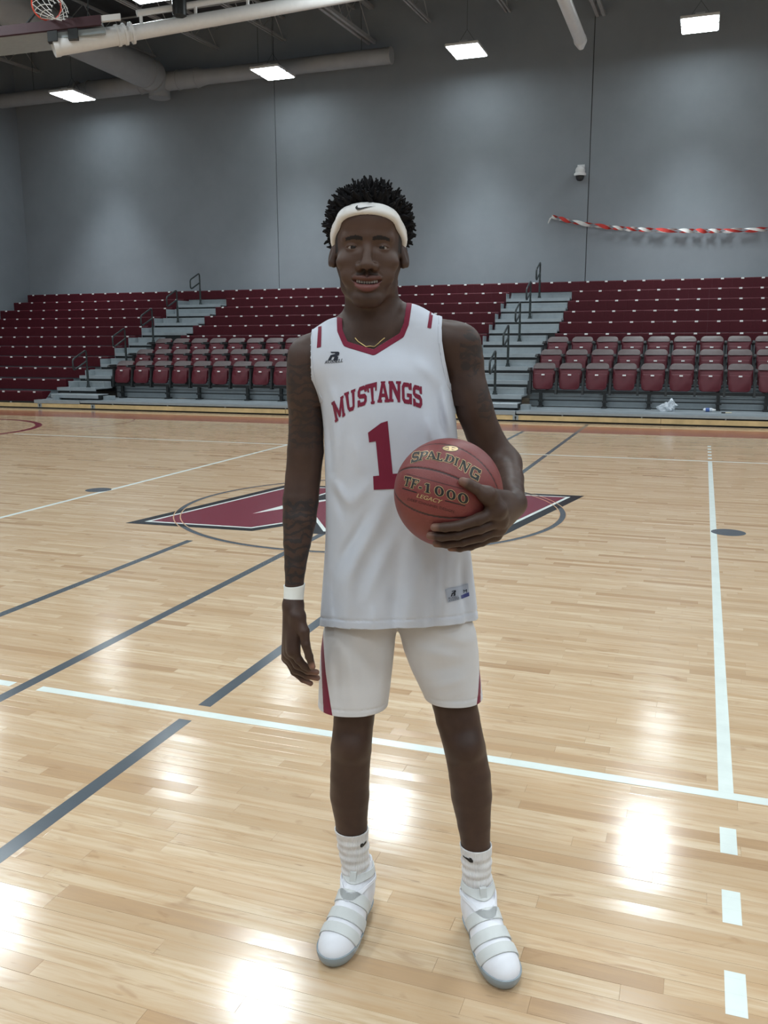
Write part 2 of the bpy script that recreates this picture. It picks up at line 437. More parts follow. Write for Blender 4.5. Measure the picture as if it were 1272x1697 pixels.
for k, y in enumerate((14.0, 11.0, 8.0, 5.0)):
    b = MB(); b.tube([(XL, y, 10.02+.047*(y-YB)), (10, y, 10.02+.047*(y-YB))], .022, 6)
    tag(b.build('joist_bridging', M['joist']), 'thin grey bridging bar running across the joists, %s from the back wall' % ['first','second','third','fourth'][k], 'roof joist')

# ------------------------------------------------------------------ duct work
def duct_part(name, pts, r, parent, n=28): return MB().tube(pts, r, n).build(name, M['duct'], parent, smooth=True)
DY, DZ = 15.6, 8.75
t = thing('air_duct', 'grey round air duct along the back wall with a thicker cross branch', 'duct', (0, 0, 0))
duct_part('pipe', [(XL, DY, DZ-.02), (-14.9, DY, DZ-.02)], .20, t); duct_part('reducer', [(-14.9, DY, DZ-.02), (-14.5, DY, DZ)], [.20, .25], t)
duct_part('pipe', [(-14.5, DY, DZ), (-10.9, DY, DZ)], .25, t); duct_part('reducer', [(-10.9, DY, DZ), (-10.6, DY, DZ)], [.25, .20], t)
duct_part('pipe', [(-10.6, DY, DZ), (-5.2, DY, DZ)], .20, t)
for x in (-14.5, -14.9, -12.75, -11.5, -10.9): duct_part('flange', [(x-.025, DY, DZ), (x+.025, DY, DZ)], .265, t)
duct_part('end_cap', [(-5.2, DY, DZ), (-5.17, DY, DZ)], .215, t)
for x in (-16.5, -13.5, -9, -6): MB().tube([(x, DY, DZ), (x, DY, roof_z(DY))], .006, 5).build('hanger', M['black'], t)
duct_part('cross_pipe', [(-12.15, -2, DZ+.1), (-12.15, 15.3, DZ+.1)], .42, t, 36)
duct_part('tee_collar', [(-12.15, 15.25, DZ+.05), (-12.15, 15.6, DZ-.02)], [.42, .33], t, 36)
b = MB()
b.lathe([(.30,-.42), (.30,0)], (-12.15, 15.6, DZ), 28); b.build('tee_drop', M['duct'], t, smooth=True)
for y in (14.9, 11, 7, 3): duct_part('flange', [(-12.15, y-.03, DZ+.1), (-12.15, y+.03, DZ+.1)], .435, t, 36)

# ------------------------------------------------------------------ folded-up basketball goal (top left) and mast of another one
t = thing('basketball_goal', 'folded up basketball goal with maroon padded backboard and orange rim near the ceiling', 'basketball goal', (0, 0, 0))
def pxt(x, y, tt):
    d = _fw + _r2*((x-636)/FPX) - _u2*((y-848.5)/FPX); return CAM + d*tt
A, B_ = pxt(92, 77, 15.0), pxt(417, 20, 16.2)
d = (B_-A); A2 = A+d*.34
MB().tube([A, A2], .155, 24).build('mast', M['white_m'], t, smooth=True)
MB().tube([A2, A+d*1.9], .125, 24).build('mast', M['white_m'], t, smooth=True)
MB().tube([A-d*.012, A+d*.012], .165, 24).build('end_cap', M['white_m'], t, smooth=True)
for q in (.30, .335, .37): MB().tube([A+d*(q-.006), A+d*(q+.006)], .175, 24).build('clamp_ring', M['white_m'], t, smooth=True)
up = Vector((0,0,1))
MB().tube([A+d*.40+up*.30, A+d*1.9+up*.26], .055, 12).build('brace', M['white_m'], t, smooth=True)
for q in (.42, .70, .98): MB().tube([A+d*q, A+d*q+up*.29], .03, 8).build('brace_post', M['white_m'], t)
# backboard lies flat (face up), its padded lower edge towards the camera
E0, E1 = pxt(-60, 64, 14.6), pxt(168, 38, 14.9)
ex = (E1-E0).normalized(); L = (E1-E0).length; ey = ex.cross(up).normalized()*-1
if ey.y < 0: ey = -ey
def slab(name, a, b, o0, o1, z0, z1, mat):
    m = MB(); vs = []
    for z in (z0, z1):
        for (q, w) in ((a, o0), (b, o0), (b, o1), (a, o1)): vs.append(E0+ex*q+ey*w+up*z)
    m.add(vs, [(0,3,2,1),(4,5,6,7),(0,1,5,4),(1,2,6,5),(2,3,7,6),(3,0,4,7)]); return m.build(name, mat, t)
slab('edge_pad', 0, L, -.03, .05, -.03, .12, M['dkmaroon']); slab('backboard', 0, L, .05, 1.12, .02, .06, M['glassy'])
slab('edge_rail', L, L+.32, -.02, .06, .02, .11, M['white_m'])
slab('board_frame', L*.62, L*1.02, .06, .16, -.14, -.05, M['gray_steel'])
for q in (.60, .75): slab('hinge_block', L*q, L*q+.16, -.02, .12, -.20, -.04, M['black'])
RC = pxt(77, 8, 14.7)
rim_n = Vector((.55, -.75, -.25)).normalized(); ra = rim_n.cross(up).normalized(); rb = ra.cross(rim_n)
MB().tube([RC+ra*(.23*math.cos(k*math.pi/16))+rb*(.23*math.sin(k*math.pi/16)) for k in range(32)], .014, 8, closed=True).build('rim', M['orange'], t, smooth=True)
br = MB(); bs = RC-rb*.23; q0 = E0+ex*(L*.73)+up*.10+ey*.05
w = ex*.10
br.add([bs-w*.5, bs+w*.5, q0+w, q0-w, bs-w*.5+ey*.05, bs+w*.5+ey*.05, q0+w+ey*.06, q0-w+ey*.06],
       [(0,1,2,3),(7,6,5,4),(0,4,5,1),(1,5,6,2),(2,6,7,3),(3,7,4,0)]); br.build('rim_bracket', M['orange'], t)
nb = MB(); nd = 12
for k in range(nd):
    for sgn in (-1, 1):
        pts = []
        for s in range(7):
            f = s/6; a = 2*math.pi*(k+sgn*f*2.2)/nd; rr = .23-.10*f
            pts.append(RC+ra*(rr*math.cos(a))+rb*(rr*math.sin(a)) - rim_n*(-.30*f) + up*(-.10*f*f) - ra*(.22*f))
        nb.tube(pts, .006, 4, caps=False)
o = nb.build('net', M['net'], t); o['kind'] = 'stuff'
MB().tube([E0+ex*(L*.9)+up*.1, E0+ex*(L*.9)+Vector((0,.3,2.2))], .010, 6).build('hoist_cable', M['black'], t)
MB().tube([E0+ex*(L*.45)+up*.1, E0+ex*(L*1.25)+Vector((0,.3,2.2))], .022, 6).build('fold_strut', M['black'], t)
hb2 = MB(); q = pxt(297, 8, 15.6); hb2.lathe([(.05,-.22),(.12,-.18),(.13,.1),(.10,.25)], q, 14); hb2.build('speaker_horn', M['black'], t, smooth=True)

t = thing('basketball_goal', 'white mast of a raised basketball goal ending below the roof right of the middle', 'basketball goal', (0, 0, 0))
MB().tube([(.02, -2.0, 7.9), (.02, 12.6, 7.72)], .125, 22).build('mast', M['white_m'], t, smooth=True)
MB().tube([(.02, 12.6, 7.72), (.02, 12.72, 7.70), (.02, 12.84, 7.60)], [.135, .135, .06], 22).build('end_cap', M['white_m'], t, smooth=True)
for y in (0, 5): MB().tube([(.02, y, 7.9), (.02, y, roof_z(y))], .03, 8).build('hanger', M['black'], t)

# ------------------------------------------------------------------ telescopic bleachers
def row_y(k): return 15.77-.61*(11-k)
def row_z(k): return 3.0-.262*(11-k)
def deck_y(j): return 9.35+.61*j
def deck_z(j): return .20+.262*j
SW = .4572
bs = MB()      # one bench seat module, front edge at y=0, top at z=0
bs.extrude_x([(0,-.248),(.03,-.255),(.30,-.03),(.30,-.008),(.27,0),(.025,0),(.007,-.006),(0,-.02)][::-1], -SW/2+.0006, SW/2-.0006)
bench_me = bs.mesh('bench_seat', M['bench'])
tp = MB(); tp.box(-.034, .034, -.004, .004, -.034, .001); plate_me = tp.mesh('number_plate', M['plate'])
def benches(parent, k, x0, x1):
    n = max(1, round((x1-x0)/SW)); x = x0
    w = (x1-x0)/n
    for i in range(n):
        o = link('bench_seat', bench_me, parent, (x0+w*(i+.5), row_y(k), row_z(k))); o.scale.x = w/SW*1.0
        link('number_plate', plate_me, o, (0, 0, 0))
def decks(parent, x0, xe, j0, j1):
    for j in range(j0, j1):
        x1 = xe(j) if callable(xe) else xe
        b = MB(); y0 = row_y(j+1)+.07; y1 = row_y(j+2)+.07; z = row_z(j+1)-.19
        b.box(x0, x1, y0, y1, z-.03, z)
        for q in range(3): b.box(x0, x1, y0-.012+.05*q, y0+.02+.05*q, z-.002, z+.006)
        b.build('deck_board', M['alu'], parent)
        b = MB(); b.box(x0, x1, y0-.012, y0+.004, z-.075, z-.001); b.build('deck_nosing', M['alu'], parent)
        b = MB(); b.box(x0, x1, y0+.02, y0+.035, z-.245, z-.075); b.build('riser_panel', M['gray_steel'], parent)
J = 11
def section(label, x0s, x1s, kmin, j_min):
    t = thing('bleacher_section', label, 'bleacher', (0, 0, 0))
    for k in range(kmin, 11): benches(t, k, x0s(k), x1s(k))
    return t
lend = lambda k: {3: -11.56, 2: -11.75, 1: -11.96}.get(k, -11.40)
sl = section('left block of maroon bleacher benches beside the left wall', lambda k: -17.5, lend, 1, 0)
decks(sl, -17.5, lambda j: {0: -11.955, 1: -11.775, 2: -11.585}.get(j, -11.42), 0, 10)
sc = section('middle block of maroon bleacher benches behind the rows of chairs', lambda k: -10.0, lambda k: -1.875, 6, 0)
decks(sc, -9.98, -1.9, 5, 10)
sr = section('right block of maroon bleacher benches right of the right aisle', lambda k: -.31, lambda k: 9.3, 6, 0)
decks(sr, -.28, 9.3, 5, 10)
# decks under the chair rows (deeper treads)
CH_Y = (10.57, 11.40, 12.25); CH_Z = (.20, .465, .73)
for t, a, b_ in ((sc, -10.62, -1.9), (sr, -.48, 9.3)):
    for i, (ya, yb, z) in enumerate(((9.35, 10.75, .20), (10.72, 11.58, .465), (11.55, 12.75, .73))):
        b = MB(); b.box(a, b_, ya, yb, z-.03, z); b.build('deck_board', M['alu'], t)
        b = MB(); b.box(a, b_, ya-.012, ya+.004, z-.045, z-.001); b.build('deck_nosing', M['alu'], t)
        b = MB(); b.box(a, b_, ya+.02, ya+.03, max(.205, z-.25) if i else .155, z-.06); b.build('riser_panel', M['alu'] if i else M['black'], t)
    b = MB(); b.box(a, b_, 12.73, 12.75, .73, 1.51); b.build('riser_panel', M['gray_steel'], t)
    for q in range(4):
        b = MB(); b.box(a, b_, 9.345+.11*q, 9.40+.11*q, .199, .207); b.build('deck_rib', M['alu'], t)
# top row: one unbroken bench along the wall
t = thing('bleacher_bench', 'unbroken top row of maroon bench seats along the back wall', 'bleacher', (0, 0, 0))
benches(t, 11, -17.48, 9.3)
b = MB(); b.box(-17.48, 9.3, row_y(11)+.29, row_y(11)+.33, 2.4, 2.98); b.build('rear_panel', M['gray_steel'], t)
b = MB(); b.box(-17.48, 9.3, row_y(11)+.02, row_y(11)+.05, 2.55, 2.76); b.build('riser_panel', M['gray_steel'], t)

def aisle(label, x0, x1, low):
    t = thing('aisle_stairs', label, 'stairs', (0, 0, 0))
    for j in range(0, 10):
        a, b_ = (x0+low(j), x1) if j < 3 else (x0, x1)
        if j < 6: b_ = x1-(.64 if x0 < -5 else .19)
        z = deck_z(j); y0, y1 = deck_y(j), deck_y(j+1)
        b = MB(); b.box(a, b_, y0, y1+.02, z-.03, z)
        for q in range(4): b.box(a, b_, y0-.01+.045*q, y0+.015+.045*q, z-.002, z+.005)
        b.build('tread', M['alu'], t)
        b = MB(); b.box(a, b_, y0-.012, y0+.004, z-.07, z-.001); b.build('nosing', M['alu'], t)
        b = MB(); b.box(a, b_, y0+.02, y0+.03, z-.24, z-.07); b.build('riser', M['black'], t)
        if j < 9 and j > 0:   # half step in front of the next riser
            zz = z+.135; b = MB(); b.box(a+.06, b_-.015, y1-.27, y1, z, zz, ch=.006)
            b.build('half_step', M['gray_steel'], t)
            b = MB(); b.box(a+.06, b_-.015, y1-.275, y1-.25, zz-.022, zz+.004); b.build('half_step_nosing', M['alu'], t)
        s = MB(); s.box(x0-.012, x0-.002, y0, y1, z-.10, z+.13); s.build('side_panel', M['gray_steel'], t)
    return t
aisle('silver aisle stairs between the left and middle blocks of benches', -11.38, -10.0, lambda j: {0: -.55, 1: -.37, 2: -.18}[j])
aisle('silver aisle stairs between the middle and right blocks of benches', -1.875, -.31, lambda j: 0)
# handrails
def handrail(x, j, label):
    y, z = deck_y(j)+.26, deck_z(j)
    t = thing('handrail', label, 'handrail', (x, y, z), 0, 'aisle handrails')
    MB().tube([(0,0,0), (0,0,.45)], .027, 12).build('post', M['rail'], t, smooth=True)
    MB().lathe([(.055,0), (.055,.02), (.038,.03), (.038,.07)], (0,0,0), 14).build('base', M['rail'], t, smooth=True)
    pts = [(0,0,.45),(0,0,.81),(0,-.008,.845),(0,-.035,.866),(0,-.07,.858),(0,-.44,.70),(0,-.485,.672),(0,-.505,.63),(0,-.505,.49),(0,-.492,.452),(0,-.455,.438),(0,-.42,.446),(0,-.03,.612),(0,0,.625)]
    MB().tube(pts, .021, 10).build('grab_loop', M['rail'], t, smooth=True)
words = {9: 'topmost', 7: 'second highest', 5: 'middle', 3: 'second lowest', 1: 'lowest'}
for j in (9, 7, 5, 3, 1):
    handrail(-1.10, j, '%s black looped handrail in the right aisle' % words[j])
    handrail(-10.80-(.25 if j == 1 else 0), j, '%s black looped handrail in the left aisle' % words[j])
# loose first steps at the foot of the aisles
def front_step(x0, x1, label):
    t = thing('aluminium_step', label, 'step', (0, 0, 0))
    b = MB(); b.box(x0, x1, 9.56, 9.94, .245, .335, ch=.01); b.build('step_box', M['alu'], t)
    for x in (x0-.012, x1): b = MB(); b.box(x, x+.012, 9.56, 9.94, .235, .325); b.build('end_cap', M['black'], t)
    b = MB(); b.box(x0+.05, x1-.05, 9.64, 9.92, .207, .245); b.build('step_foot', M['black'], t)
    b = MB(); b.box(x1+.03, x1+.20, 9.70, 9.93, .205, .30); b.build('side_bracket', M['gray_steel'], t)
front_step(-11.62, -10.28, 'low aluminium step with black ends at the foot of the left aisle')
front_step(-1.72, -.50, 'low aluminium step with black ends at the foot of the right aisle')

# wooden skirt under the front edge
t = thing('bleacher_skirt', 'yellow pine skirt board along the front of the bleachers', 'skirt board', (0, 0, 0))
cuts = [-17.5, -11.78, -10.28, -5.4, -.49, 2.19, 9.3]
for a, b_ in zip(cuts[:-1], cuts[1:]):
    b = MB(); b.box(a+.004, b_-.004, 9.35, 9.385, .034, .124); b.build('skirt_board', M['skirt'], t)
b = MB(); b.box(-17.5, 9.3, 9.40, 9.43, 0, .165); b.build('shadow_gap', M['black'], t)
for x in (-11.78, -10.28, -.49):
    p = MB(); p.box(x-.055, x+.055, 9.343, 9.352, .034, .124); pl = p.build('bracket_plate', M['gray_steel'], t)
    p = MB(); p.box(x-.016, x+.016, 9.339, 9.344, .06, .105); p.box(x-.006, x+.006, 9.339, 9.344, .035, .06); p.build('bracket_mark', M['black'], pl)
b = MB()
for i in range(18): x = -17+1.45*i; b.box(x-.012, x+.012, 9.36, 9.42, .126, .15)
b.build('skirt_bracket', M['gray_steel'], t)

# ------------------------------------------------------------------ stadium chairs
def rounded(w, h, r, n=5, r2=None):
    """closed outline, centred x, z from 0 to h; r top corner radius, r2 bottom corner radius"""
    r2 = r if r2 is None else r2; pts = []
    for cx, cz, rr, a0 in ((w/2-r2, r2, r2, -90), (w/2-r, h-r, r, 0), (-w/2+r, h-r, r, 90), (-w/2+r2, r2, r2, 180)):
        for k in range(n+1):
            a = math.radians(a0+90*k/n); pts.append((cx+rr*math.cos(a), cz+rr*math.sin(a)))
    return pts
def shell(outline, yf, yb):
    """front and back faces bridged; yf/yb give the y of a point (x,z)"""
    m = MB(); n = len(outline)
    ins = [(x*.90, .5*(min(z for _, z in outline)+max(z for _, z in outline))*.10+z*.90) for x, z in outline]
    vs = [(x, yf(x, z)+.012, z) for x, z in outline]+[(x, yf(x, z), z) for x, z in ins]+[(x, yb(x, z), z) for x, z in outline]
    fs = [(i, (i+1) % n, n+(i+1) % n, n+i) for i in range(n)]+[tuple(range(n, 2*n))]
    fs += [((i+1) % n, i, 2*n+i, 2*n+(i+1) % n) for i in range(n)]+[tuple(range(2*n, 3*n))[::-1]]
    m.add(vs, fs); return m
back = shell(rounded(.455, .40, .09, r2=.03), lambda x, z: .05+.28*max(0, z-.0)-.12*(1-(2*x/.455)**2)*0+.55*max(0, z-.30)**1.2*1.8, lambda x, z: .10+.30*z+.55*max(0, z-.30)**1.2*1.8)
back_me = back.mesh('backrest', M['chair'], True)
seat = shell(rounded(.40, .325, .035, r2=.085), lambda x, z: -.02-.10*(z/.325-.5)**2*-1+.06*(z/.325), lambda x, z: .06+.05*(z/.325))
seat_me = seat.mesh('seat', M['chair'], True)
top_o = [(x*.985, z) for x, z in rounded(.455, .118, .088, r2=.012)]
cap = shell(top_o, lambda x, z: (lambda w: .05+.28*w+.99*max(0, w-.30)**1.2)(z+.284)-.006, lambda x, z: (lambda w: .10+.30*w+.99*max(0, w-.30)**1.2)(z+.284)+.004)
top_me = cap.mesh('taupe_top', plain('chair_top_taupe', (.085,.062,.062), .55), True)  # taupe tone laid over the upper backrest as a thin shell
rib = MB(); rib.box(-.20, .20, .095, .115, .018, .030); rib_me = rib.mesh('backrest_rib', M['dkmaroon'])
np_ = MB(); np_.box(-.032, .032, .012, .028, .285, .312); cplate_me = np_.mesh('number_plate', M['plate'])
ap = MB(); ap.extrude_x([(-.02,.02),(.10,.02),(.14,.42),(.16,.55),(-.12,.55),(-.14,.52),(-.12,.50),(.04,.48),(.02,.30)], -.022, .022)
ap_me = ap.mesh('arm_standard', M['black'])
pad = MB(); pad.box(-.03, .03, -.15, .15, .55, .585, ch=.012); pad_me = pad.mesh('armrest', M['black'])
order = ['first','second','third','fourth','fifth','sixth','seventh','eighth','ninth','tenth','eleventh','twelfth','thirteenth','fourteenth','fifteenth','sixteenth','seventeenth']
rown = ['front', 'second', 'third']
CS = .5325
rc = random.Random(3)
for blk, x0, cnt, name, who in ((0, -10.33, 16, 'middle block', 'left aisle'), (1, -.19, 11, 'right block', 'right aisle')):
    for ri in range(3):
        bz, by = CH_Z[ri], CH_Y[ri]
        # the beam with its legs carries the chairs
        bt = thing('seating_beam', 'black steel beam on legs under the %s row of chairs, %s' % (rown[ri], name), 'beam', (0, by, bz))
        xa, xb = x0-CS/2-.02, x0+CS*(cnt-.5)+.02
        MB().box(xa, xb, .03, .10, .285, .345).build('beam', M['black'], bt)
        MB().box(xa, xb, .075, .10, .13, .155).build('rear_rail', M['black'], bt)
        for i in range(0, cnt+1, 1):
            if i % 4 in (0, 3):
                xx = x0+CS*(i-.5)+(.22 if i % 4 == 0 else -.1); lg = MB(); lg.box(xx-.03, xx+.03, .03, .10, 0, .29); lg.box(xx-.05, xx+.05, -.03, .16, 0, .03); lg.box(xx-.045, xx+.065, .0, .05, .11, .15)
                lg.build('leg', M['black'], bt)
        for i in range(cnt):
            lab = 'maroon tip-up chair, %s from the %s, %s row, %s' % (order[i], who, rown[ri], name)
            ct = thing('stadium_chair', lab, 'chair', (x0+CS*i, by, bz+.345), rc.uniform(-.012, .012), 'tip-up chairs, %s' % name)
            bk = link('backrest', back_me, ct, (0, 0, .14)); link('backrest_rib', rib_me, bk, (0, 0, .10)); link('taupe_top', top_me, bk, (0, 0, .284))
            se = link('seat', seat_me, ct, (0, -.03, .015), (rc.uniform(-.04, .03), 0, 0)); link('number_plate', cplate_me, se)
            o = link('arm_standard', ap_me, ct, (-CS/2, 0, -.10)); o = link('armrest', pad_me, ct, (-CS/2, 0, -.16))
            if i == cnt-1:
                link('arm_standard', ap_me, ct, (CS/2, 0, -.10)); link('armrest', pad_me, ct, (CS/2, 0, -.16))

# ------------------------------------------------------------------ wall camera, streamer, litter
t = thing('security_camera', 'white dome security camera mounted high on the grey back wall', 'camera', (-.34, YB, 5.62))
MB().lathe([(.105,.03),(.12,.05),(.12,.12),(.10,.16),(.06,.20)], (0,-.16,0), 24).build('housing', M['white_m'], t, smooth=True)
MB().lathe([(.145,-.03),(.15,.0),(.15,.02),(.14,.035)], (0,-.16,0), 24).build('collar', M['white_m'], t, smooth=True)
MB().lathe([(.02,-.155),(.06,-.145),(.09,-.11),(.105,-.06),(.105,-.025)], (0,-.16,0), 24).build('smoked_dome', plain('smoked_dome', (.03,.032,.035), .12), t, smooth=True)
MB().tube([(0,-.16,.19), (0,-.02,.19)], .035, 12).build('wall_arm', M['white_m'], t, smooth=True)
MB().box(-.09, .09, -.03, 0, .08, .26, ch=.0).build('wall_plate', M['white_m'], t)

t = thing('crepe_streamer', 'twisted red and white crepe streamer sagging across the back wall', 'streamer', (0, 0, 0))
def sag(s): # s in 0..1 along the wall
    x = -1.02+11.0*s; u = x+1.02
    zz = 4.65-.62*(1-math.exp(-u/2.1))*1.05+.0025*u*u
    return Vector((x, YB-.085, zz))
for ph, mt, nm in ((0, M['streamer_r'], 'red_ribbon'), (math.pi, M['streamer_w'], 'white_ribbon')):
    m = MB(); n = 340; vs = []; fs = []
    for i in range(n+1):
        s = i/n; p = sag(s); a = s*86+ph+.8*math.sin(s*37); wv = .042+.01*math.sin(s*61+ph)
        o = Vector((0, math.cos(a)*.03, math.sin(a)*.032)); q = Vector((0, -math.sin(a)*.5, math.cos(a)))*wv
        vs += [p+o-q, p+o+q, p+o+q+Vector((0,-.002,0)), p+o-q+Vector((0,-.002,0))]
    for i in range(n):
        for k in range(4): fs.append((i*4+k, i*4+(k+1) % 4, i*4+4+(k+1) % 4, i*4+4+k))
    m.add(vs, fs); m.build(nm, mt, t, smooth=True)
m = MB()
for k in range(4):
    m.tube([sag(0), sag(0)+Vector((-.06-.01*k, -.005*k, -.04-.03*k)), sag(0)+Vector((-.05-.015*k, -.005*k, -.12-.02*k))], [.012,.010,.002], 5)
m.build('loose_end', M['streamer_w'], t)
MB().tube([sag(0), sag(0)+Vector((0,.085,0))], .006, 6).build('pin', M['black'], t)

m, nt, b = nmat('clear_plastic_bag'); b.inputs['Base Color'].default_value = (.75,.80,.86,1); b.inputs['Roughness'].default_value = .25
b.inputs['Transmission Weight'].default_value = .35; bump(nt, b, noise(nt, 18, 4), .8, .03)
bm = bmesh.new(); bmesh.ops.create_icosphere(bm, subdivisions=3, radius=.13)
rb_ = random.Random(5)
for v in bm.verts:
    k = 1+.35*math.sin(v.co.x*45+v.co.z*30)*math.cos(v.co.y*50)+rb_.uniform(-.15,.15)
    v.co = Vector((v.co.x*k*1.15, v.co.y*k*.8, max(v.co.z*k*.8+.06, 0)))
    if v.co.z > .10: v.co.z += .10*max(0, 1-abs(v.co.x-.06)/.06); v.co.x += .03
me = bpy.data.meshes.new('plastic_bag'); bm.to_mesh(me); bm.free(); me.materials.append(m)
tag(link('plastic_bag', me, None, (2.25, 10.18, .2005)), 'crumpled clear plastic bag lying below the front chairs', 'bag')
t = thing('water_bottle', 'crushed plastic bottle with blue label lying below the front chairs', 'bottle', (3.02, 10.25, .24), .15)
MB().tube([(-.11,0,0),(-.09,0,0),(.03,0,.002),(.05,0,0)], [.018,.034,.036,.033], 14).build('body', m, t, smooth=True)
MB().tube([(-.07,0,0),(0,0,.002)], .0375, 14).build('paper_label', plain('label_blue', (.05,.10,.30), .5), t, smooth=True)
MB().tube([(.05,0,0),(.085,0,0),(.115,0,0)], [.033,.016,.015], 14).build('cap', M['white_m'], t, smooth=True)
t = thing('litter_scrap', 'small black and cream scrap of litter on the silver deck', 'litter', (3.33, 10.0, .214), .1)
MB().tube([(-.10,0,0),(-.03,0,0)], .013, 10).build('dark_end', M['black'], t); MB().tube([(-.03,0,0),(.08,0,0)], .012, 10).build('pale_end', plain('pen_cream', (.6,.55,.42), .5), t)
# ================================================================== the player
# local frame of the player: x to the picture's right, y away from the camera, z up; origin on the floor between the feet
P0 = Vector((2.2, -5.56, 0.0))
_cl = (-.06852, -2.11402, 1.5564)
_sp, _cp = math.sin(PITCH), math.cos(PITCH); _sr, _cr = math.sin(ROLL), math.cos(ROLL)
_LF = np.array([0, _cp, -_sp]); _LU0 = np.array([0, _sp, _cp]); _LR0 = np.array([1.0, 0, 0])
_LR = _LR0*_cr+_LU0*_sr; _LU = -_LR0*_sr+_LU0*_cr; _LC = np.array(_cl)
def lray(px, py):
    return _LF+_LR*((px-636)/FPX)-_LU*((py-848.5)/FPX)
def Q(px, py, y):
    """point of the player's frame seen at a photo pixel, at depth y"""
    d = lray(px, py); return _LC+d*((y-_LC[1])/d[1])
def mpp(px, py, y):     # metres per pixel there
    d = lray(px, py); return ((y-_LC[1])/d[1])/FPX

# ---- signed distance helpers (numpy, p has shape (n,3))
F32 = np.float32
def smin(a, b, k):
    h = np.maximum(k-np.abs(a-b), 0)/k
    return np.minimum(a, b)-h*h*(k*.25)
def smax(a, b, k): return -smin(-a, -b, k)
def cone(p, a, b, ra, rb):
    a = np.asarray(a, F32); b = np.asarray(b, F32); ba = b-a; pa = p-a
    h = np.clip(pa@ba/float(ba@ba), 0, 1)
    q = pa-h[:, None]*ba
    return np.sqrt(np.einsum('ij,ij->i', q, q))-(ra+(rb-ra)*h)
def ball(p, c, r):
    q = p-np.asarray(c, F32); return np.sqrt(np.einsum('ij,ij->i', q, q))-r
def ell(p, c, r, R=None):
    q = p-np.asarray(c, F32)
    if R is not None: q = q@np.asarray(R, F32)
    r = np.asarray(r, F32); u = q/r; v = u/r
    k0 = np.sqrt(np.einsum('ij,ij->i', u, u)); k1 = np.sqrt(np.einsum('ij,ij->i', v, v))+F32(1e-9)
    return k0*(k0-1)/k1
def chain(p, pts, rs, k=.01):
    d = None
    for i in range(len(pts)-1):
        c = cone(p, pts[i], pts[i+1], rs[i], rs[i+1])
        d = c if d is None else smin(d, c, k)
    return d
def wchain(p, pts, rs, k=.01, step=2):
    """the same, each stretch of the chain evaluated only near itself"""
    d = np.full(len(p), FAR, F32)
    for i in range(len(pts)-1):
        q = [pts[i], pts[i+1]]; lo = np.min(q, 0)-max(rs[i], rs[i+1])-FAR; hi = np.max(q, 0)+max(rs[i], rs[i+1])+FAR
        m = np.where((p[:, 2] > lo[2]) & (p[:, 2] < hi[2]) & (p[:, 0] > lo[0]) & (p[:, 0] < hi[0]))[0]
        if len(m): d[m] = smin(d[m], cone(p[m], pts[i], pts[i+1], rs[i], rs[i+1]), k)
    return d
FAR = .07
def near(p, pts, pad, fn):
    """fn only where p lies within pad of the box round pts; a flat FAR elsewhere"""
    pts = np.asarray(pts); lo = pts.min(0)-pad; hi = pts.max(0)+pad
    m = (p[:, 2] > lo[2]) & (p[:, 2] < hi[2]) & (p[:, 0] > lo[0]) & (p[:, 0] < hi[0]) & (p[:, 1] > lo[1]) & (p[:, 1] < hi[1])
    out = np.full(len(p), FAR, F32)
    if m.any(): out[m] = np.minimum(fn(p[m]), FAR)
    return out
def rotz(a): c, s = math.cos(a), math.sin(a); return np.array([[c,-s,0],[s,c,0],[0,0,1]])
def rotx(a): c, s = math.cos(a), math.sin(a); return np.array([[1,0,0],[0,c,-s],[0,s,c]])
def roty(a): c, s = math.cos(a), math.sin(a); return np.array([[c,0,s],[0,1,0],[-s,0,c]])

def grid_sdf(f, lo, hi, h, B=8, slack=1.25):
    """samples f on a grid, finely only near the surface"""
    lo = np.asarray(lo, float); n = np.ceil((np.asarray(hi)-lo)/h/B).astype(int)
    shape = n*B+1
    bc = np.stack(np.meshgrid(*[(np.arange(k)+.5)*B*h for k in n], indexing='ij'), -1).reshape(-1, 3)+lo
    fv = f(bc.astype(F32))
    G = np.repeat(np.repeat(np.repeat(fv.reshape(n), B, 0), B, 1), B, 2)
    V = np.full(shape, 1.0, F32); V[:-1, :-1, :-1] = G
    V[-1] = V[-2]; V[:, -1] = V[:, -2]; V[:, :, -1] = V[:, :, -2]
    near = np.where(np.abs(fv) < B*h*.9*slack)[0]
    loc = np.stack(np.meshgrid(*[np.arange(B+1)]*3, indexing='ij'), -1).reshape(-1, 3)
    for s in range(0, len(near), 300):
        bi = np.stack(np.unravel_index(near[s:s+300], n), 1)*B
        idx = (bi[:, None]+loc[None]).reshape(-1, 3)
        V[idx[:, 0], idx[:, 1], idx[:, 2]] = f((idx*h+lo).astype(F32))
    return V, lo
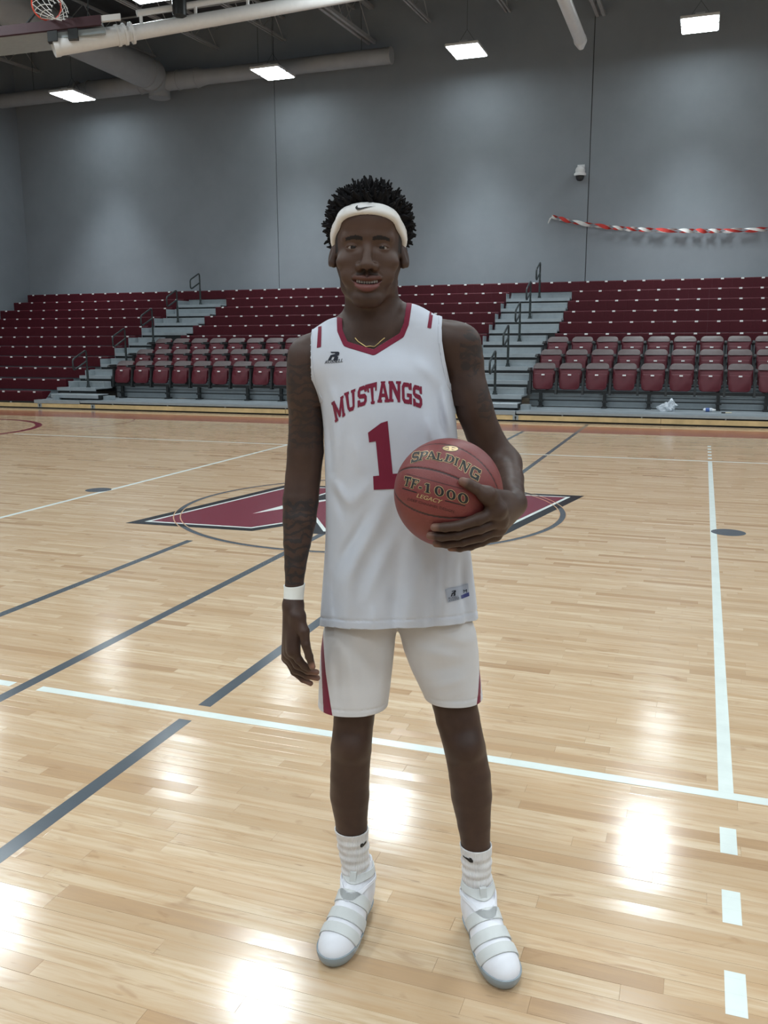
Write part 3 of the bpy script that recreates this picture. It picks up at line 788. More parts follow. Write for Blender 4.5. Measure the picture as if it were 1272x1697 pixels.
def surface(f, lo, hi, h, newton=1, **kw):
    V, lo = grid_sdf(f, lo, hi, h, **kw)
    S = V < 0
    nx, ny, nz = np.array(V.shape)-1
    cs = np.zeros((nx, ny, nz), np.uint8)
    for i in (0, 1):
        for j in (0, 1):
            for k in (0, 1): cs += S[i:nx+i, j:ny+j, k:nz+k]
    act = (cs > 0) & (cs < 8); ci = np.argwhere(act)
    ids = np.full((nx, ny, nz), -1, np.int64); ids[act] = np.arange(len(ci))
    acc = np.zeros((len(ci), 3)); cnt = np.zeros(len(ci))
    corners = [np.array((i, j, k)) for i in (0, 1) for j in (0, 1) for k in (0, 1)]
    for a in corners:
        for ax in range(3):
            if a[ax]: continue
            b = a.copy(); b[ax] = 1
            A = ci+a; Bq = ci+b
            va = V[A[:, 0], A[:, 1], A[:, 2]]; vb = V[Bq[:, 0], Bq[:, 1], Bq[:, 2]]
            m = (va < 0) != (vb < 0)
            t = np.where(m, va/np.where(m, va-vb, 1), 0)
            pt = A+(Bq-A)*t[:, None]
            acc[m] += pt[m]; cnt[m] += 1
    verts = acc/cnt[:, None]*h+lo
    quads = []
    for ax in range(3):
        o1, o2 = [(1, 2), (2, 0), (0, 1)][ax]
        sl = [slice(None)]*3; sh = [slice(None)]*3
        sl[ax] = slice(0, -1); sh[ax] = slice(1, None)
        ch = S[tuple(sl)] != S[tuple(sh)]
        e = np.argwhere(ch); m = np.ones(len(e), bool)
        for q in (o1, o2): m &= (e[:, q] > 0) & (e[:, q] < V.shape[q]-1)
        e = e[m]
        d1 = np.zeros(3, int); d1[o1] = 1; d2 = np.zeros(3, int); d2[o2] = 1
        c = [e-d1-d2, e-d2, e, e-d1]
        q = np.stack([ids[x[:, 0], x[:, 1], x[:, 2]] for x in c], 1)
        inside = S[e[:, 0], e[:, 1], e[:, 2]]
        q[~inside] = q[~inside][:, ::-1]
        quads.append(q[(q >= 0).all(1)])
    quads = np.concatenate(quads)
    for _ in range(newton):
        d = f(verts.astype(F32)).astype(float); g = grad(f, verts)
        verts = verts-g*np.clip(d, -h, h)[:, None]
    return verts, quads
def grad(f, v, e=.0008):
    v = np.asarray(v, F32); g = np.zeros(v.shape)
    for k in range(3):
        o = np.zeros(3, F32); o[k] = e
        g[:, k] = f(v+o)-f(v-o)
    return g/(np.linalg.norm(g, axis=1, keepdims=True)+1e-12)
def tris_of(q): return np.concatenate([q[:, [0, 1, 2]], q[:, [0, 2, 3]]])
def clip(v, t, c):
    """keeps the part of a triangle mesh where the vertex field c > 0; returns verts, tris"""
    v = np.asarray(v, float); pos = c > 0
    k = pos[t].sum(1)
    out = [t[k == 3]]
    newv = [v]; cache = {}; nv = len(v); add = []
    def cut(i, j):
        nonlocal nv
        key = (i, j) if i < j else (j, i)
        if key not in cache:
            s = c[i]/(c[i]-c[j]); add.append(v[i]+(v[j]-v[i])*s); cache[key] = nv; nv += 1
        return cache[key]
    nt = []
    for tr in t[(k == 1) | (k == 2)]:
        a, b, d = [int(x) for x in tr]
        for _ in range(3):
            if k is None: pass
            if pos[a] and not pos[b] and not pos[d]:
                nt.append((a, cut(a, b), cut(a, d))); break
            if not pos[a] and pos[b] and pos[d]:
                e1, e2 = cut(a, b), cut(a, d); nt.append((e1, b, d)); nt.append((e1, d, e2)); break
            a, b, d = b, d, a
    V = np.concatenate([v, np.array(add)]) if add else v
    T = np.concatenate(out+[np.array(nt, int).reshape(-1, 3)])
    used = np.unique(T); remap = np.full(len(V), -1); remap[used] = np.arange(len(used))
    return V[used], remap[T]
def clip_mesh(v, t, field): return clip(v, t, field(v))
def np_object(name, v, f, mat, parent, attrs=None, normals=None, solid=0.0, smooth=True):
    me = bpy.data.meshes.new(name)
    v = np.asarray(v, float); f = np.asarray(f, int)
    me.vertices.add(len(v)); me.vertices.foreach_set('co', v.ravel())
    n = f.shape[1]; me.loops.add(f.size); me.loops.foreach_set('vertex_index', f.ravel())
    me.polygons.add(len(f)); me.polygons.foreach_set('loop_start', np.arange(0, f.size, n)); me.polygons.foreach_set('loop_total', np.full(len(f), n))
    if smooth: me.polygons.foreach_set('use_smooth', np.ones(len(f), bool))
    me.update(calc_edges=True); me.validate()
    me.materials.append(mat)
    for k, a in (attrs or {}).items():
        at = me.attributes.new(k, 'FLOAT', 'POINT'); at.data.foreach_set('value', np.asarray(a, F32))
    if normals is not None: me.normals_split_custom_set_from_vertices(normals.tolist())
    o = link(name, me, parent)
    if solid:
        md = o.modifiers.new('thickness', 'SOLIDIFY'); md.thickness = solid; md.offset = -1 if solid > 0 else 1
    return o
def skin_mat():
    m, nt, b = nmat('skin')
    def A(n): a = nt.nodes.new('ShaderNodeAttribute'); a.attribute_name = n; return a.outputs['Fac']
    tc = nt.nodes.new('ShaderNodeTexCoord').outputs['Object']
    c = mix(nt, rng(nt, noise(nt, 14, 4, .6, vec=tc), .3, .7), (.046,.0250,.0185), (.067,.0370,.0270))
    c = mix(nt, A('warm'), c, (.088,.048,.033))
    c = mix(nt, A('palm'), c, (.30,.16,.12))
    c = mix(nt, A('lip'), c, (.145,.052,.048))
    c = mix(nt, A('brow'), c, (.007,.005,.005))
    # tattoo ink: scrolls and shading
    w = nt.nodes.new('ShaderNodeTexWave'); w.wave_type = 'RINGS'; w.inputs['Scale'].default_value = 15; w.inputs['Distortion'].default_value = 9
    w.inputs['Detail'].default_value = 2.5; w.inputs['Detail Scale'].default_value = 1.6; nt.links.new(tc, w.inputs['Vector'])
    ink = mth(nt, 'MAXIMUM', rng(nt, w.outputs['Fac'], .62, .80), rng(nt, noise(nt, 26, 3, .6, vec=tc, dist=1.5), .50, .62))
    ink = mth(nt, 'MULTIPLY', mth(nt, 'MULTIPLY', ink, A('tattoo')), .80)
    c = mix(nt, ink, c, (.022,.020,.020))
    nt.links.new(c, b.inputs['Base Color']); b.inputs['Roughness'].default_value = .48
    b.inputs['Specular IOR Level'].default_value = .28
    b.inputs['Subsurface Weight'].default_value = .06; b.inputs['Subsurface Radius'].default_value = (.01, .004, .002); b.inputs['Subsurface Scale'].default_value = .3
    bump(nt, b, noise(nt, 420, 2, .5, vec=tc), .10, .001)
    return m
def cloth_mat(name, col, weave=.25, rough=.8):
    m, nt, b = nmat(name); tc = nt.nodes.new('ShaderNodeTexCoord').outputs['Object']
    c = mix(nt, rng(nt, noise(nt, 9, 4, .6, vec=tc), .3, .7), tuple(x*.96 for x in col), tuple(min(1, x*1.03) for x in col))
    nt.links.new(c, b.inputs['Base Color']); b.inputs['Roughness'].default_value = rough; b.inputs['Sheen Weight'].default_value = .15
    b.inputs['Specular IOR Level'].default_value = .25
    bump(nt, b, noise(nt, 900, 2, .5, vec=tc), weave, .0008)
    return m
SK = skin_mat()
M['jersey'] = cloth_mat('jersey_white', (.53,.555,.62)); M['j_maroon'] = cloth_mat('jersey_maroon', (.17,.012,.035))
M['ink'] = cloth_mat('print_navy', (.018,.022,.035)); M['short'] = cloth_mat('shorts_white', (.60,.59,.60))
M['sock'] = cloth_mat('sock_white', (.72,.70,.70), .5); M['terry'] = cloth_mat('terry_white', (.76,.75,.74), 1.0, .95)
M['shoe'] = cloth_mat('shoe_white', (.74,.74,.78), .3, .6); M['strap'] = cloth_mat('shoe_strap_grey', (.60,.61,.60), .8, .7)
M['sole'] = plain('shoe_sole_ice', (.26,.31,.34), .25, var=.05); M['tape'] = plain('wrist_tape', (.78,.79,.76), .7, var=.03)
M['hair'] = plain('hair_black', (.007,.0065,.0075), .8, var=.2, scale=60, spec=.15)
M['swoosh'] = plain('print_black', (.008,.008,.009), .6)
M['gold'] = plain('gold_chain', (.55,.38,.16), .3, .8)

person = thing('person', 'basketball player in white maroon-trimmed uniform and headband holding a ball at his hip', 'person', tuple(P0), YAW)

# ---------------------------------------------------------------- proportions, read off the photograph
# (row, left edge, right edge) of the jersey, y .045
JROWS = [(1075,531,792),(1041,533,790),(1020,535,789),(990,536,787),(950,538,783),(900,540,778),(850,540,771),(800,539,764),(760,538,760),(720,537,757),(690,535,755),(650,527,749),(610,520,741),(575,520,730),(540,530,716)]
def rows_to_tab(rows, y):
    z = []; c = []; a = []
    for py, xl, xr in rows:
        L, R = Q(xl, py, y), Q(xr, py, y); z.append((L[2]+R[2])/2); c.append((L[0]+R[0])/2); a.append((R[0]-L[0])/2)
    o = np.argsort(z); return np.array(z)[o], np.array(c)[o], np.array(a)[o]
JZ, JC, JA = rows_to_tab(JROWS, .045)
JB = np.interp(JZ, [.80, .95, 1.10, 1.25, 1.38, 1.50, 1.60], [.140,.130,.116,.116,.124,.105,.070])
JY = np.interp(JZ, [.80, 1.1, 1.35, 1.6], [.050,.050,.045,.055])
def smooth_tab(Z, cols, n=120, w=.035):
    zz = np.linspace(Z[0], Z[-1], n); K = np.exp(-((zz[:, None]-zz[None])/w)**2); K /= K.sum(1, keepdims=True)
    return [zz]+[K@np.interp(zz, Z, c) for c in cols]
_jt = smooth_tab(JZ, [JC, JA, JB, JY]); JZ, JC, JA, JB, JY = _jt
def column(p, Zt, Ct, At, Bt, Yt, n=2.35):
    z = p[:, 2]; c = np.interp(z, Zt, Ct); a = np.interp(z, Zt, At); b = np.interp(z, Zt, Bt); yc = np.interp(z, Zt, Yt)
    u = np.abs(p[:, 0]-c)/a; w = np.abs(p[:, 1]-yc)/b
    k = (u**n+w**n)**(1/n)
    # approximate distance
    return ((k-1)*np.minimum(a, b)).astype(F32)*.9
YK = [(Q(562,566,.052), Q(517,590,.05), .049, .044), (Q(676,543,.052), Q(733,560,.05), .049, .046)]
UCH = (Q(617,580,.052), .062)
def yoke(p):
    d = cone(p, YK[0][0], YK[0][1], YK[0][2], YK[0][3])
    d = smin(d, cone(p, YK[1][0], YK[1][1], YK[1][2], YK[1][3]), .03)
    return smin(d, cone(p, YK[0][0], YK[1][0], .05, .05), .03)
ZTOP = Q(620,585,.0)[2]
def torso(p):
    col = column(p, JZ, JC, JA, JB, JY)
    col = smax(col, p[:, 2]-(ZTOP+.01), .06)
    return smin(col, yoke(p), .085)
# limbs: (px, py, y, half width px)
def limb(rows):
    return [Q(a, b, c) for a, b, c, w in rows], [w*mpp(a, b, c) for a, b, c, w in rows]
ARM_L = limb([(511,590,.045,29),(509,625,.045,29),(507,660,.047,27),(507,705,.050,28.5),(506,748,.053,30),(502,790,.052,29),(498,830,.040,29.5),(496,862,.025,27.5),(492,900,.006,22.5),(489,940,-.012,17.5),(487.5,970,-.022,15),(485.5,1003,-.032,14.5)])
ARM_R = limb([(764,570,.045,33),(770,600,.045,31),(776,640,.046,28.5),(786,680,.048,29),(800,716,.050,29),(817,745,.052,27.5),(833,770,.048,29)])
FORE_R = limb([(833,770,.048,29),(840,795,-.02,27.5),(843,815,-.09,25),(849,834,-.160,18)])
LEG_L = limb([(600,1000,.050,44),(595,1090,.050,42),(589,1160,.048,36),(586,1192,.045,33),(581.5,1240,.044,33.5),(579.5,1285,.052,32),(579.5,1320,.058,31),(582,1365,.062,26),(585,1400,.066,22.5),(590,1440,.070,20.5),(594,1475,.074,21)])
LEG_R = limb([(722,1000,.040,44),(738,1090,.036,42),(752,1160,.028,37),(758,1190,.022,36),(770,1240,.012,34),(778,1285,.010,34),(782,1320,.010,32),(785,1365,.008,27),(788.5,1405,.006,23),(790,1455,.004,21),(791,1490,.002,22)])

# ---- ball
BALL_C = Q(742.5, 816.5, -.205); BALL_R = .1195
def on_ball(px, py, r=0.0):
    d = lray(px, py); d = d/np.linalg.norm(d); oc = _LC-BALL_C; b = oc@d; R = BALL_R+r
    disc = b*b-(oc@oc-R*R)
    if disc < 0: 
        q = _LC-b*d; n = q-BALL_C; return BALL_C+n/np.linalg.norm(n)*R
    return _LC+d*(-b-math.sqrt(disc))
bp = lambda x, y: (630+x/5.088, 700+y/5.088)
# ---- hand on the ball
FR = {}
def fb(cx, cy, r): return on_ball(*bp(cx, cy), r)
W_R = FORE_R[0][-1]
FR['thumb'] = ([Q(838,826,-.205), fb(900,612,.016), fb(800,552,.010), fb(745,520,.0085), fb(692,497,.0075)], [.0175,.0145,.0115,.0108,.0088])
FR['index'] = ([fb(985,745,.020), fb(830,815,.013), fb(660,872,.0095), fb(545,885,.0085), fb(455,885,.0075)], [.014,.0125,.0106,.0097,.0083])
FR['middle'] = ([fb(1010,825,.020), fb(840,890,.013), fb(650,948,.0095), fb(520,963,.0085), fb(420,955,.0075)], [.014,.0125,.0106,.0097,.0084])
FR['ring'] = ([fb(1000,890,.020), fb(850,960,.012), fb(690,1005,.0090), fb(560,1025,.0080), fb(470,1022,.0072)], [.0134,.0118,.0100,.0091,.0079])
FR['little'] = ([fb(970,945,.018), fb(860,1010,.011), fb(760,1045,.0085), fb(670,1062,.0078), fb(590,1062,.0068)], [.0120,.0100,.0086,.0078,.0066])
def hand_r(p):
    palm = None
    for k in ('index','middle','ring','little'):
        a = FR[k][0][0]; c = cone(p, W_R, a, .024, .0165 if k != 'little' else .0145)
        palm = c if palm is None else smin(palm, c, .018)
    palm = smin(palm, cone(p, W_R+np.array([-.004,-.012,.0]), FR['thumb'][0][1], .019, .014), .018)
    palm = smin(palm, cone(p, FR['thumb'][0][1], FR['index'][0][0], .012, .013), .022)
    out = palm
    for k in FR:
        pts, rs = FR[k]
        d = smin(palm, chain(p, pts, rs, .004), .010)
        out = np.minimum(out, d)
    return out
hp = lambda x, y: (440+x/4.4667, 780+y/4.4667)
def hq(x, y, d): return Q(*hp(x, y), d)
W_L = ARM_L[0][-1]
FL = {
 'thumb': ([hq(240,1080,-.060), hq(282,1190,-.078), hq(296,1285,-.086), hq(322,1375,-.086), hq(345,1450,-.082)], [.014,.0135,.0105,.0095,.0080]),
 'index': ([hq(205,1330,-.068), hq(245,1400,-.070), hq(285,1445,-.066), hq(318,1470,-.062)], [.0118,.0098,.0088,.0075]),
 'middle': ([hq(180,1345,-.048), hq(235,1440,-.050), hq(310,1480,-.050), hq(375,1492,-.050)], [.0120,.0100,.0090,.0076]),
 'ring': ([hq(165,1365,-.028), hq(222,1475,-.030), hq(305,1515,-.032), hq(382,1535,-.034)], [.0115,.0096,.0088,.0074]),
 'little': ([hq(158,1385,-.010), hq(210,1490,-.012), hq(275,1545,-.016), hq(332,1575,-.020)], [.0105,.0086,.0078,.0066])}
def hand_l(p):
    palm = None
    for k in ('index','middle','ring','little'):
        a = FL[k][0][0]; c = cone(p, W_L, a, .0175, .0140)
        palm = c if palm is None else smin(palm, c, .016)
    palm = smin(palm, cone(p, W_L, FL['thumb'][0][0], .017, .0165), .016)
    palm = smin(palm, cone(p, FL['thumb'][0][0], FL['index'][0][0], .014, .010), .018)
    out = palm
    for k in FL:
        pts, rs = FL[k]; out = np.minimum(out, smin(palm, chain(p, pts, rs, .004), .008))
    return out

# ---- head: own axes hx (right), hf (towards the camera), hz (up), in millimetres about the eye line
HC = Q(609.5, 411, -.050); HC = np.array([HC[0], .035, HC[2]])
HROT = rotz(math.radians(-1.0)) @ roty(math.radians(1.0)) @ rotx(math.radians(-1.5))
def to_head(p):
    q = (p-HC.astype(F32))@HROT.astype(F32)
    return np.stack([q[:, 0], -q[:, 1], q[:, 2]], 1)*1000
def from_head(v):
    v = np.asarray(v, float)/1000; return HC+np.array([v[..., 0], -v[..., 1], v[..., 2]]).T@HROT.T
def head(p):
    h = to_head(p); hs = h.copy(); hs[:, 0] = np.abs(hs[:, 0])*F32(1/1.10); hs[:, 2] = np.where(hs[:, 2] < 0, hs[:, 2]/F32(1.025), hs[:, 2])     # mirrored halves
    d = ell(hs, (0,-8,36), (73,94,84))
    d = smin(d, ell(hs, (0,22,-22), (62,66,78)), 25)                # face mass
    d = smin(d, ell(hs, (0,38,-82), (35,44,38)), 26)                # mandible
    d = smin(d, cone(hs, (54,-4,-38), (39,16,-82), 12, 11), 20)     # jaw angle
    d = smin(d, cone(hs, (39,16,-82), (15,64,-110), 12, 13), 24)    # jaw line
    d = smin(d, ell(hs, (0,70,-112), (20,17,15)), 24)               # chin
    d = smin(d, ell(hs, (43,56,-30), (22,20,17)), 18)               # cheekbone
    d = smin(d, ell(hs, (37,62,-62), (18,16,18)), 18)               # cheek, smiling
    d = smin(d, cone(hs, (0,83,24), (42,66,22), 9, 8), 16)          # brow ridge
    d = smin(d, ell(hs, (0,62,62), (52,32,34)), 22)                 # forehead
    d = smax(d, -ell(hs, (29.5,95,1.5), (18,16,11)), 10)                # eye socket
    # muzzle
    d = smin(d, ell(hs, (0,66,-72), (32,25,24)), 14)
    # nose
    n = cone(hs, (0,84,8), (0,97,-28), 6.5, 9.5)
    n = smin(n, ell(hs, (0,101,-40), (13.5,12,11.5)), 8)
    n = smin(n, ell(hs, (15.5,90,-43), (9.5,11,9.5)), 6)
    d = smin(d, n, 7)
    d = smax(d, -ell(hs, (8,99,-52), (5.2,7,4)), 3.5)               # nostril
    d = smax(d, -cone(hs, (24,90,-47), (28,82,-60), 1.0, 1.2), 5)   # nasolabial fold
    # lids
    lid = ball(hs, (29.5,66.2,0), 15.0)
    up = np.maximum(lid, -(hs[:, 2]-(3.3-.0075*(hs[:, 0]-29)**2)))
    lo = np.maximum(lid, (hs[:, 2]+(4.3-.0060*(hs[:, 0]-29)**2)))
    d = smin(d, np.minimum(up, lo), 4.0)
    # lips (smile: corners drawn up)
    zx = .0085*hs[:, 0]**2                                          # lift towards the corners
    hl = hs.copy(); hl[:, 2] -= zx*.9; hl[:, 1] += .0125*hs[:, 0]**2
    d = smax(d, -ell(hl, (0,95,-77), (31,17,6.0)), 3.0)             # mouth opening
    ul = ell(hl, (0,88,-67.5), (31,9.0,5.6)); ul = smin(ul, ell(hl, (6.5,91,-66.5), (8,6.5,5)), 5)
    ll = ell(hl, (0,87.5,-88.5), (26.0,11.5,8.6))
    d = smin(d, ul, 3.0); d = smin(d, ll, 3.0)
    d = smax(d, -cone(hs, (0,95,-57), (0,94,-64), 2.0, 2.4), 4)     # philtrum
    # ears
    Re = roty(math.radians(-14)) @ rotz(math.radians(24))
    e = ell(hs, (75.5,-4,-6), (7.5,17,29), Re)
    e = smax(e, -ell(hs, (85.5,0,-4), (6,10,19), Re), 4)
    e = smin(e, ell(hs, (74,2,-28), (5.5,9,9)), 6)
    d = smin(d, e, 5)
    return d/1000
def lip_mask(p):
    h = to_head(p); x = np.abs(h[:, 0])/1.10; z = h[:, 2]/1.025-.0085*x**2*.9
    w = np.clip(1-(x/29.5)**2, 0, 1)**.5
    up = (z < -72+10.5*w) & (z > -77); lo = (z <= -77) & (z > -77-19*w)
    return ((up | lo) & (x < 29.5) & (h[:, 1] > 50)).astype(float), (lo & (x < 26) & (h[:, 1] > 55)).astype(float)

NECK = ([Q(609,455,.055), Q(616,505,.052), Q(618,545,.055), Q(619,585,.058)], [.050,.0565,.060,.066])
def body_sdf(p):
    d = torso(p)+.013
    d = smin(d, yoke(p)+.0065, .02)
    # neck and shoulder slopes
    nk = chain(p, NECK[0], NECK[1], .02)
    nk = smin(nk, cone(p, Q(594,524,.065), Q(552,563,.060), .030, .026), .03)
    nk = smin(nk, cone(p, Q(640,514,.065), Q(690,545,.060), .032, .028), .03)
    nk = smin(nk, cone(p, Q(577,470,.045), Q(611,580,.010), .012, .009), .022)
    nk = smin(nk, cone(p, Q(650,468,.045), Q(627,580,.010), .012, .009), .022)
    nk = smin(nk, cone(p, Q(608,583,.006), Q(566,572,.034), .009, .010), .022)
    nk = smin(nk, cone(p, Q(630,583,.006), Q(672,562,.034), .009, .010), .022)
    d = smin(d, nk, .025)
    return d
def arm_l(p):
    d = wchain(p, *ARM_L, .004)
    return smin(d, ell(p, Q(499,640,.030), (.030,.035,.075)), .03)
def arm_r(p):
    r = wchain(p, *ARM_R, .004); r = smin(r, wchain(p, *FORE_R, .004), .02)
    return smin(r, ell(p, Q(785,668,.025), (.034,.034,.075), roty(math.radians(-16))), .03)
def leg_l(p):
    d = wchain(p, *LEG_L, .004)
    return smin(smin(d, ball(p, Q(583,1236,.012), .034), .03), ell(p, Q(578,1305,.085), (.042,.040,.085)), .03)
def leg_r(p):
    r = wchain(p, *LEG_R, .004)
    return smin(smin(r, ball(p, Q(772,1238,-.022), .035), .03), ell(p, Q(778,1305,.040), (.044,.040,.085)), .03)
HR_PTS = [W_R]+[q for k in FR for q in FR[k][0]]; HL_PTS = [W_L]+[q for k in FL for q in FL[k][0]]
def full_sdf(p):
    """everything that is skin; each part evaluated only near itself"""
    z = p[:, 2]
    out = np.full(len(p), FAR, F32)
    m = z > 1.40
    if m.any():
        q = p[m]; d = np.minimum(body_sdf(q), FAR); mh = q[:, 2] > 1.54
        if mh.any(): d[mh] = smin(d[mh], head(q[mh]), .014)
        out[m] = d
    m = (z <= 1.40) & (z > .80)
    if m.any(): out[m] = np.maximum(torso(p[m])+.016, .93-p[m][:, 2])
    l = np.minimum(near(p, ARM_L[0], .12, arm_l), near(p, ARM_R[0]+FORE_R[0], .12, arm_r))
    out = np.where(z > 1.40, smin(out, l, .035), np.minimum(out, l))
    out = smin(out, near(p, HL_PTS, .09, hand_l), .012)
    out = smin(out, near(p, HR_PTS, .09, hand_r), .014)
    out = np.minimum(out, np.minimum(near(p, LEG_L[0], .13, leg_l), near(p, LEG_R[0], .13, leg_r)))
    return out

# pieces of the same surface at different fineness, joined into one mesh
pieces = []
def piece(lo, hi, h): pieces.append(surface(full_sdf, lo, hi, h))
ZN = 1.605
piece((-.26,-.11,ZN), (.26,.20,1.93), .0016)
piece((-.36,-.24,.985), (.36,.24,ZN+.002), .0030)
piece((-.36,-.14,.70), (-.155,.10,.987), .0017)
piece((-.155,-.16,.70), (.32,.20,.987), .0045)
piece((-.26,-.16,.16), (.32,.20,.702), .0030)
vs = []; fs = []; n = 0
for v, q in pieces: vs.append(v); fs.append(q+n); n += len(v)
V = np.concatenate(vs); Fq = np.concatenate(fs)
# the ball hand again, finer, replaces the coarse one
def near_hand(v): return (v[:, 1] < -.115) & (v[:, 0] > -.02) & (v[:, 2] > 1.02) & (v[:, 2] < 1.33)
keep = ~near_hand(V)[Fq].all(1); Fq = Fq[keep]
v, q = surface(full_sdf, (-.03,-.36,1.01), (.30,-.112,1.34), .0017)
m = near_hand(v)[q].all(1); q = q[m]
Fq = np.concatenate([Fq, q+len(V)]); V = np.concatenate([V, v])
used = np.unique(Fq); rm = np.full(len(V), -1); rm[used] = np.arange(len(used)); V = V[used]; Fq = rm[Fq]
# attributes
lip, lowlip = lip_mask(V.astype(F32)); hd = to_head(V.astype(F32)); ax = np.abs(hd[:, 0])
bz = 25-.0065*(ax-34)**2+.10*(ax-14)*0
brow = ((np.abs(hd[:, 2]-(20.5+.0*ax-.009*(ax-30)**2)) < 4.9-.06*np.abs(ax-26)) & (ax > 11) & (ax < 50) & (hd[:, 1] > 40)).astype(float)*.95
temple = ((ax > 58) & (ax < 77) & (hd[:, 1] < 40) & (hd[:, 1] > 8) & (hd[:, 2] > -6) & (hd[:, 2] < 60)).astype(float)
scalp = (hd[:, 2] > 78).astype(float)
stub = ((hd[:, 2] < -54) & (hd[:, 2] > -63) & (ax < 24) & (ax > 3) & (hd[:, 1] > 60)).astype(float)*.55
brow = np.maximum.reduce([brow, temple*.9, scalp, stub])
nostril_shade = ((((ax-8)/5.5)**2+((hd[:, 2]+53)/4.5)**2 < 1) & (hd[:, 1] > 80) & (hd[:, 1] < 108)).astype(float)*.7  # shade inside the nostrils, painted into the skin through the brow mask
brow = np.maximum(brow, nostril_shade)
def lsm(x, a, b): t = np.clip((x-a)/(b-a), 0, 1); return t*t*(3-2*t)
x, y, z = V.T
zL = Q(496,830,.03)[2]; zW = Q(487,965,-.02)[2]
tat = ((x < -.155) & (z > zW) & (z < zL+.01)).astype(float)
tat = np.maximum(tat, ((x < -.165) & (z > Q(500,740,.04)[2]) & (z < Q(500,600,.04)[2])).astype(float)*.75)
cR = Q(780,585,.0); tat = np.maximum(tat, ((x > .08) & (((x-cR[0])/.028)**2+((z-cR[2])/.055)**2 < 1) & (y < .06)).astype(float)*.9)
cR = Q(803,668,.01); tat = np.maximum(tat, ((x > .08) & (((x-cR[0])/.020)**2+((z-cR[2])/.045)**2 < 1) & (y < .06)).astype(float)*.7)
def tipmask(F, names, rad):
    m = np.zeros(len(V))
    for k in names:
        t = F[k][0][-1]; m = np.maximum(m, np.clip(1.3-np.linalg.norm(V-t, axis=1)/rad, 0, 1))
    return m
palm = np.maximum(tipmask(FR, FR.keys(), .0125)*.75, tipmask(FL, ('middle','ring','little'), .024)*.6)
tt = FL['thumb'][0][-1]; palm = np.maximum(palm, np.clip(1.3-np.linalg.norm(V-tt-np.array([.002,-.006,.004]), axis=1)/.010, 0, 1)*.9)
warm = lsm(hd[:, 2], -120, -60)*(1-lsm(hd[:, 2], 40, 80))*lsm(hd[:, 1], 30, 70)*.55
nrm = grad(full_sdf, V)
body = np_object('body', V, Fq, SK, person, {'lip': np.maximum(lip*.40, lowlip*.9), 'brow': brow, 'tattoo': tat, 'palm': palm, 'warm': warm}, nrm)

# eyes and teeth
M['eye_white'] = plain('eye_white', (.26,.22,.20), .3, var=.05); M['iris'] = plain('iris_brown', (.012,.007,.005), .12)
M['teeth'] = plain('teeth', (.34,.30,.28), .3, var=.03)
for s in (-1, 1):
    b = MB(); bm = bmesh.new(); bmesh.ops.create_uvsphere(bm, u_segments=24, v_segments=16, radius=.0140)
    me = bpy.data.meshes.new('eye'); bm.to_mesh(me); bm.free(); me.materials.append(M['eye_white']); me.polygons.foreach_set('use_smooth', [True]*len(me.polygons))
    e = link('eye', me, person, from_head((32.5*s, 66.0, 0)))
    ir = MB(); n = 20
    vv = [(0, -.01475, 0)]
    for rr in (.0032, .0062): 
        for k in range(n): vv.append((rr*math.cos(2*math.pi*k/n), -math.sqrt(.01445**2-rr*rr), rr*math.sin(2*math.pi*k/n)))
    ir.add(vv, [(0, 1+(k+1) % n, 1+k) for k in range(n)]+[(1+k, 1+(k+1) % n, 1+n+(k+1) % n, 1+n+k) for k in range(n)])
    ir.build('iris', M['iris'], e, smooth=True)
b = MB()
for k in range(-4, 5):
    c = from_head((k*5.4, 85-.0125*(k*5.4)**2*.9, -76+.0085*(k*5.4)**2*.8)); b.lathe([(.0012,-.0052),(.0027,-.004),(.0028,.004),(.002,.006)], c, 8)
b.build('teeth', M['teeth'], person, smooth=True)
# ---------------------------------------------------------------- garments: shells of the body shape, cut to pattern
def poly_sd(pts, x, z):
    """signed distance to a polygon in (x,z), negative inside"""
    pts = np.asarray(pts, float); n = len(pts)
    d = np.full(len(x), 1e9); s = np.ones(len(x))
    for i in range(n):
        a = pts[i]; b = pts[i-1]; e = b-a; wx = x-a[0]; wz = z-a[1]
        t = np.clip((wx*e[0]+wz*e[1])/(e@e), 0, 1)
        d = np.minimum(d, (wx-e[0]*t)**2+(wz-e[1]*t)**2)
        c1 = z >= a[1]; c2 = z < b[1]; c3 = e[0]*wz > e[1]*wx
        fl = (c1 & c2 & c3) | (~c1 & ~c2 & ~c3); s = np.where(fl, -s, s)
    return s*np.sqrt(d)
def pxz(pts, y): return [tuple(Q(a, b, y)[[0, 2]]) for a, b in pts]

# soft folds: (px0,py0,px1,py1,width px,height m), on the front
FOLDS = [(551,800,578,842,9,.0030),(552,815,566,860,7,-.002),(578,842,612,800,11,.0022),(640,835,560,985,13,.0045),(662,870,600,1005,12,.003),(610,850,556,950,9,-.003),
         (700,905,676,1035,14,.004),(655,960,648,1036,12,-.003),(740,920,728,1030,11,.0035),(585,930,572,1034,14,.003),(620,1000,616,1040,9,.002),(763,930,770,1020,9,-.0025),
         (735,640,748,722,6,.0035),(722,650,738,735,6,-.0025),(708,690,716,735,7,.003),(560,690,556,800,10,.003),(543,700,548,790,6,-.0025),(585,720,600,790,12,.002),(545,960,552,1030,7,-.0025),
         (690,600,735,640,10,.002),(545,640,560,690,8,.002)]
FO = [(Q(a,b,-.07)[[0,2]], Q(c,d,-.07)[[0,2]], w*.00142, h) for a,b,c,d,w,h in FOLDS]
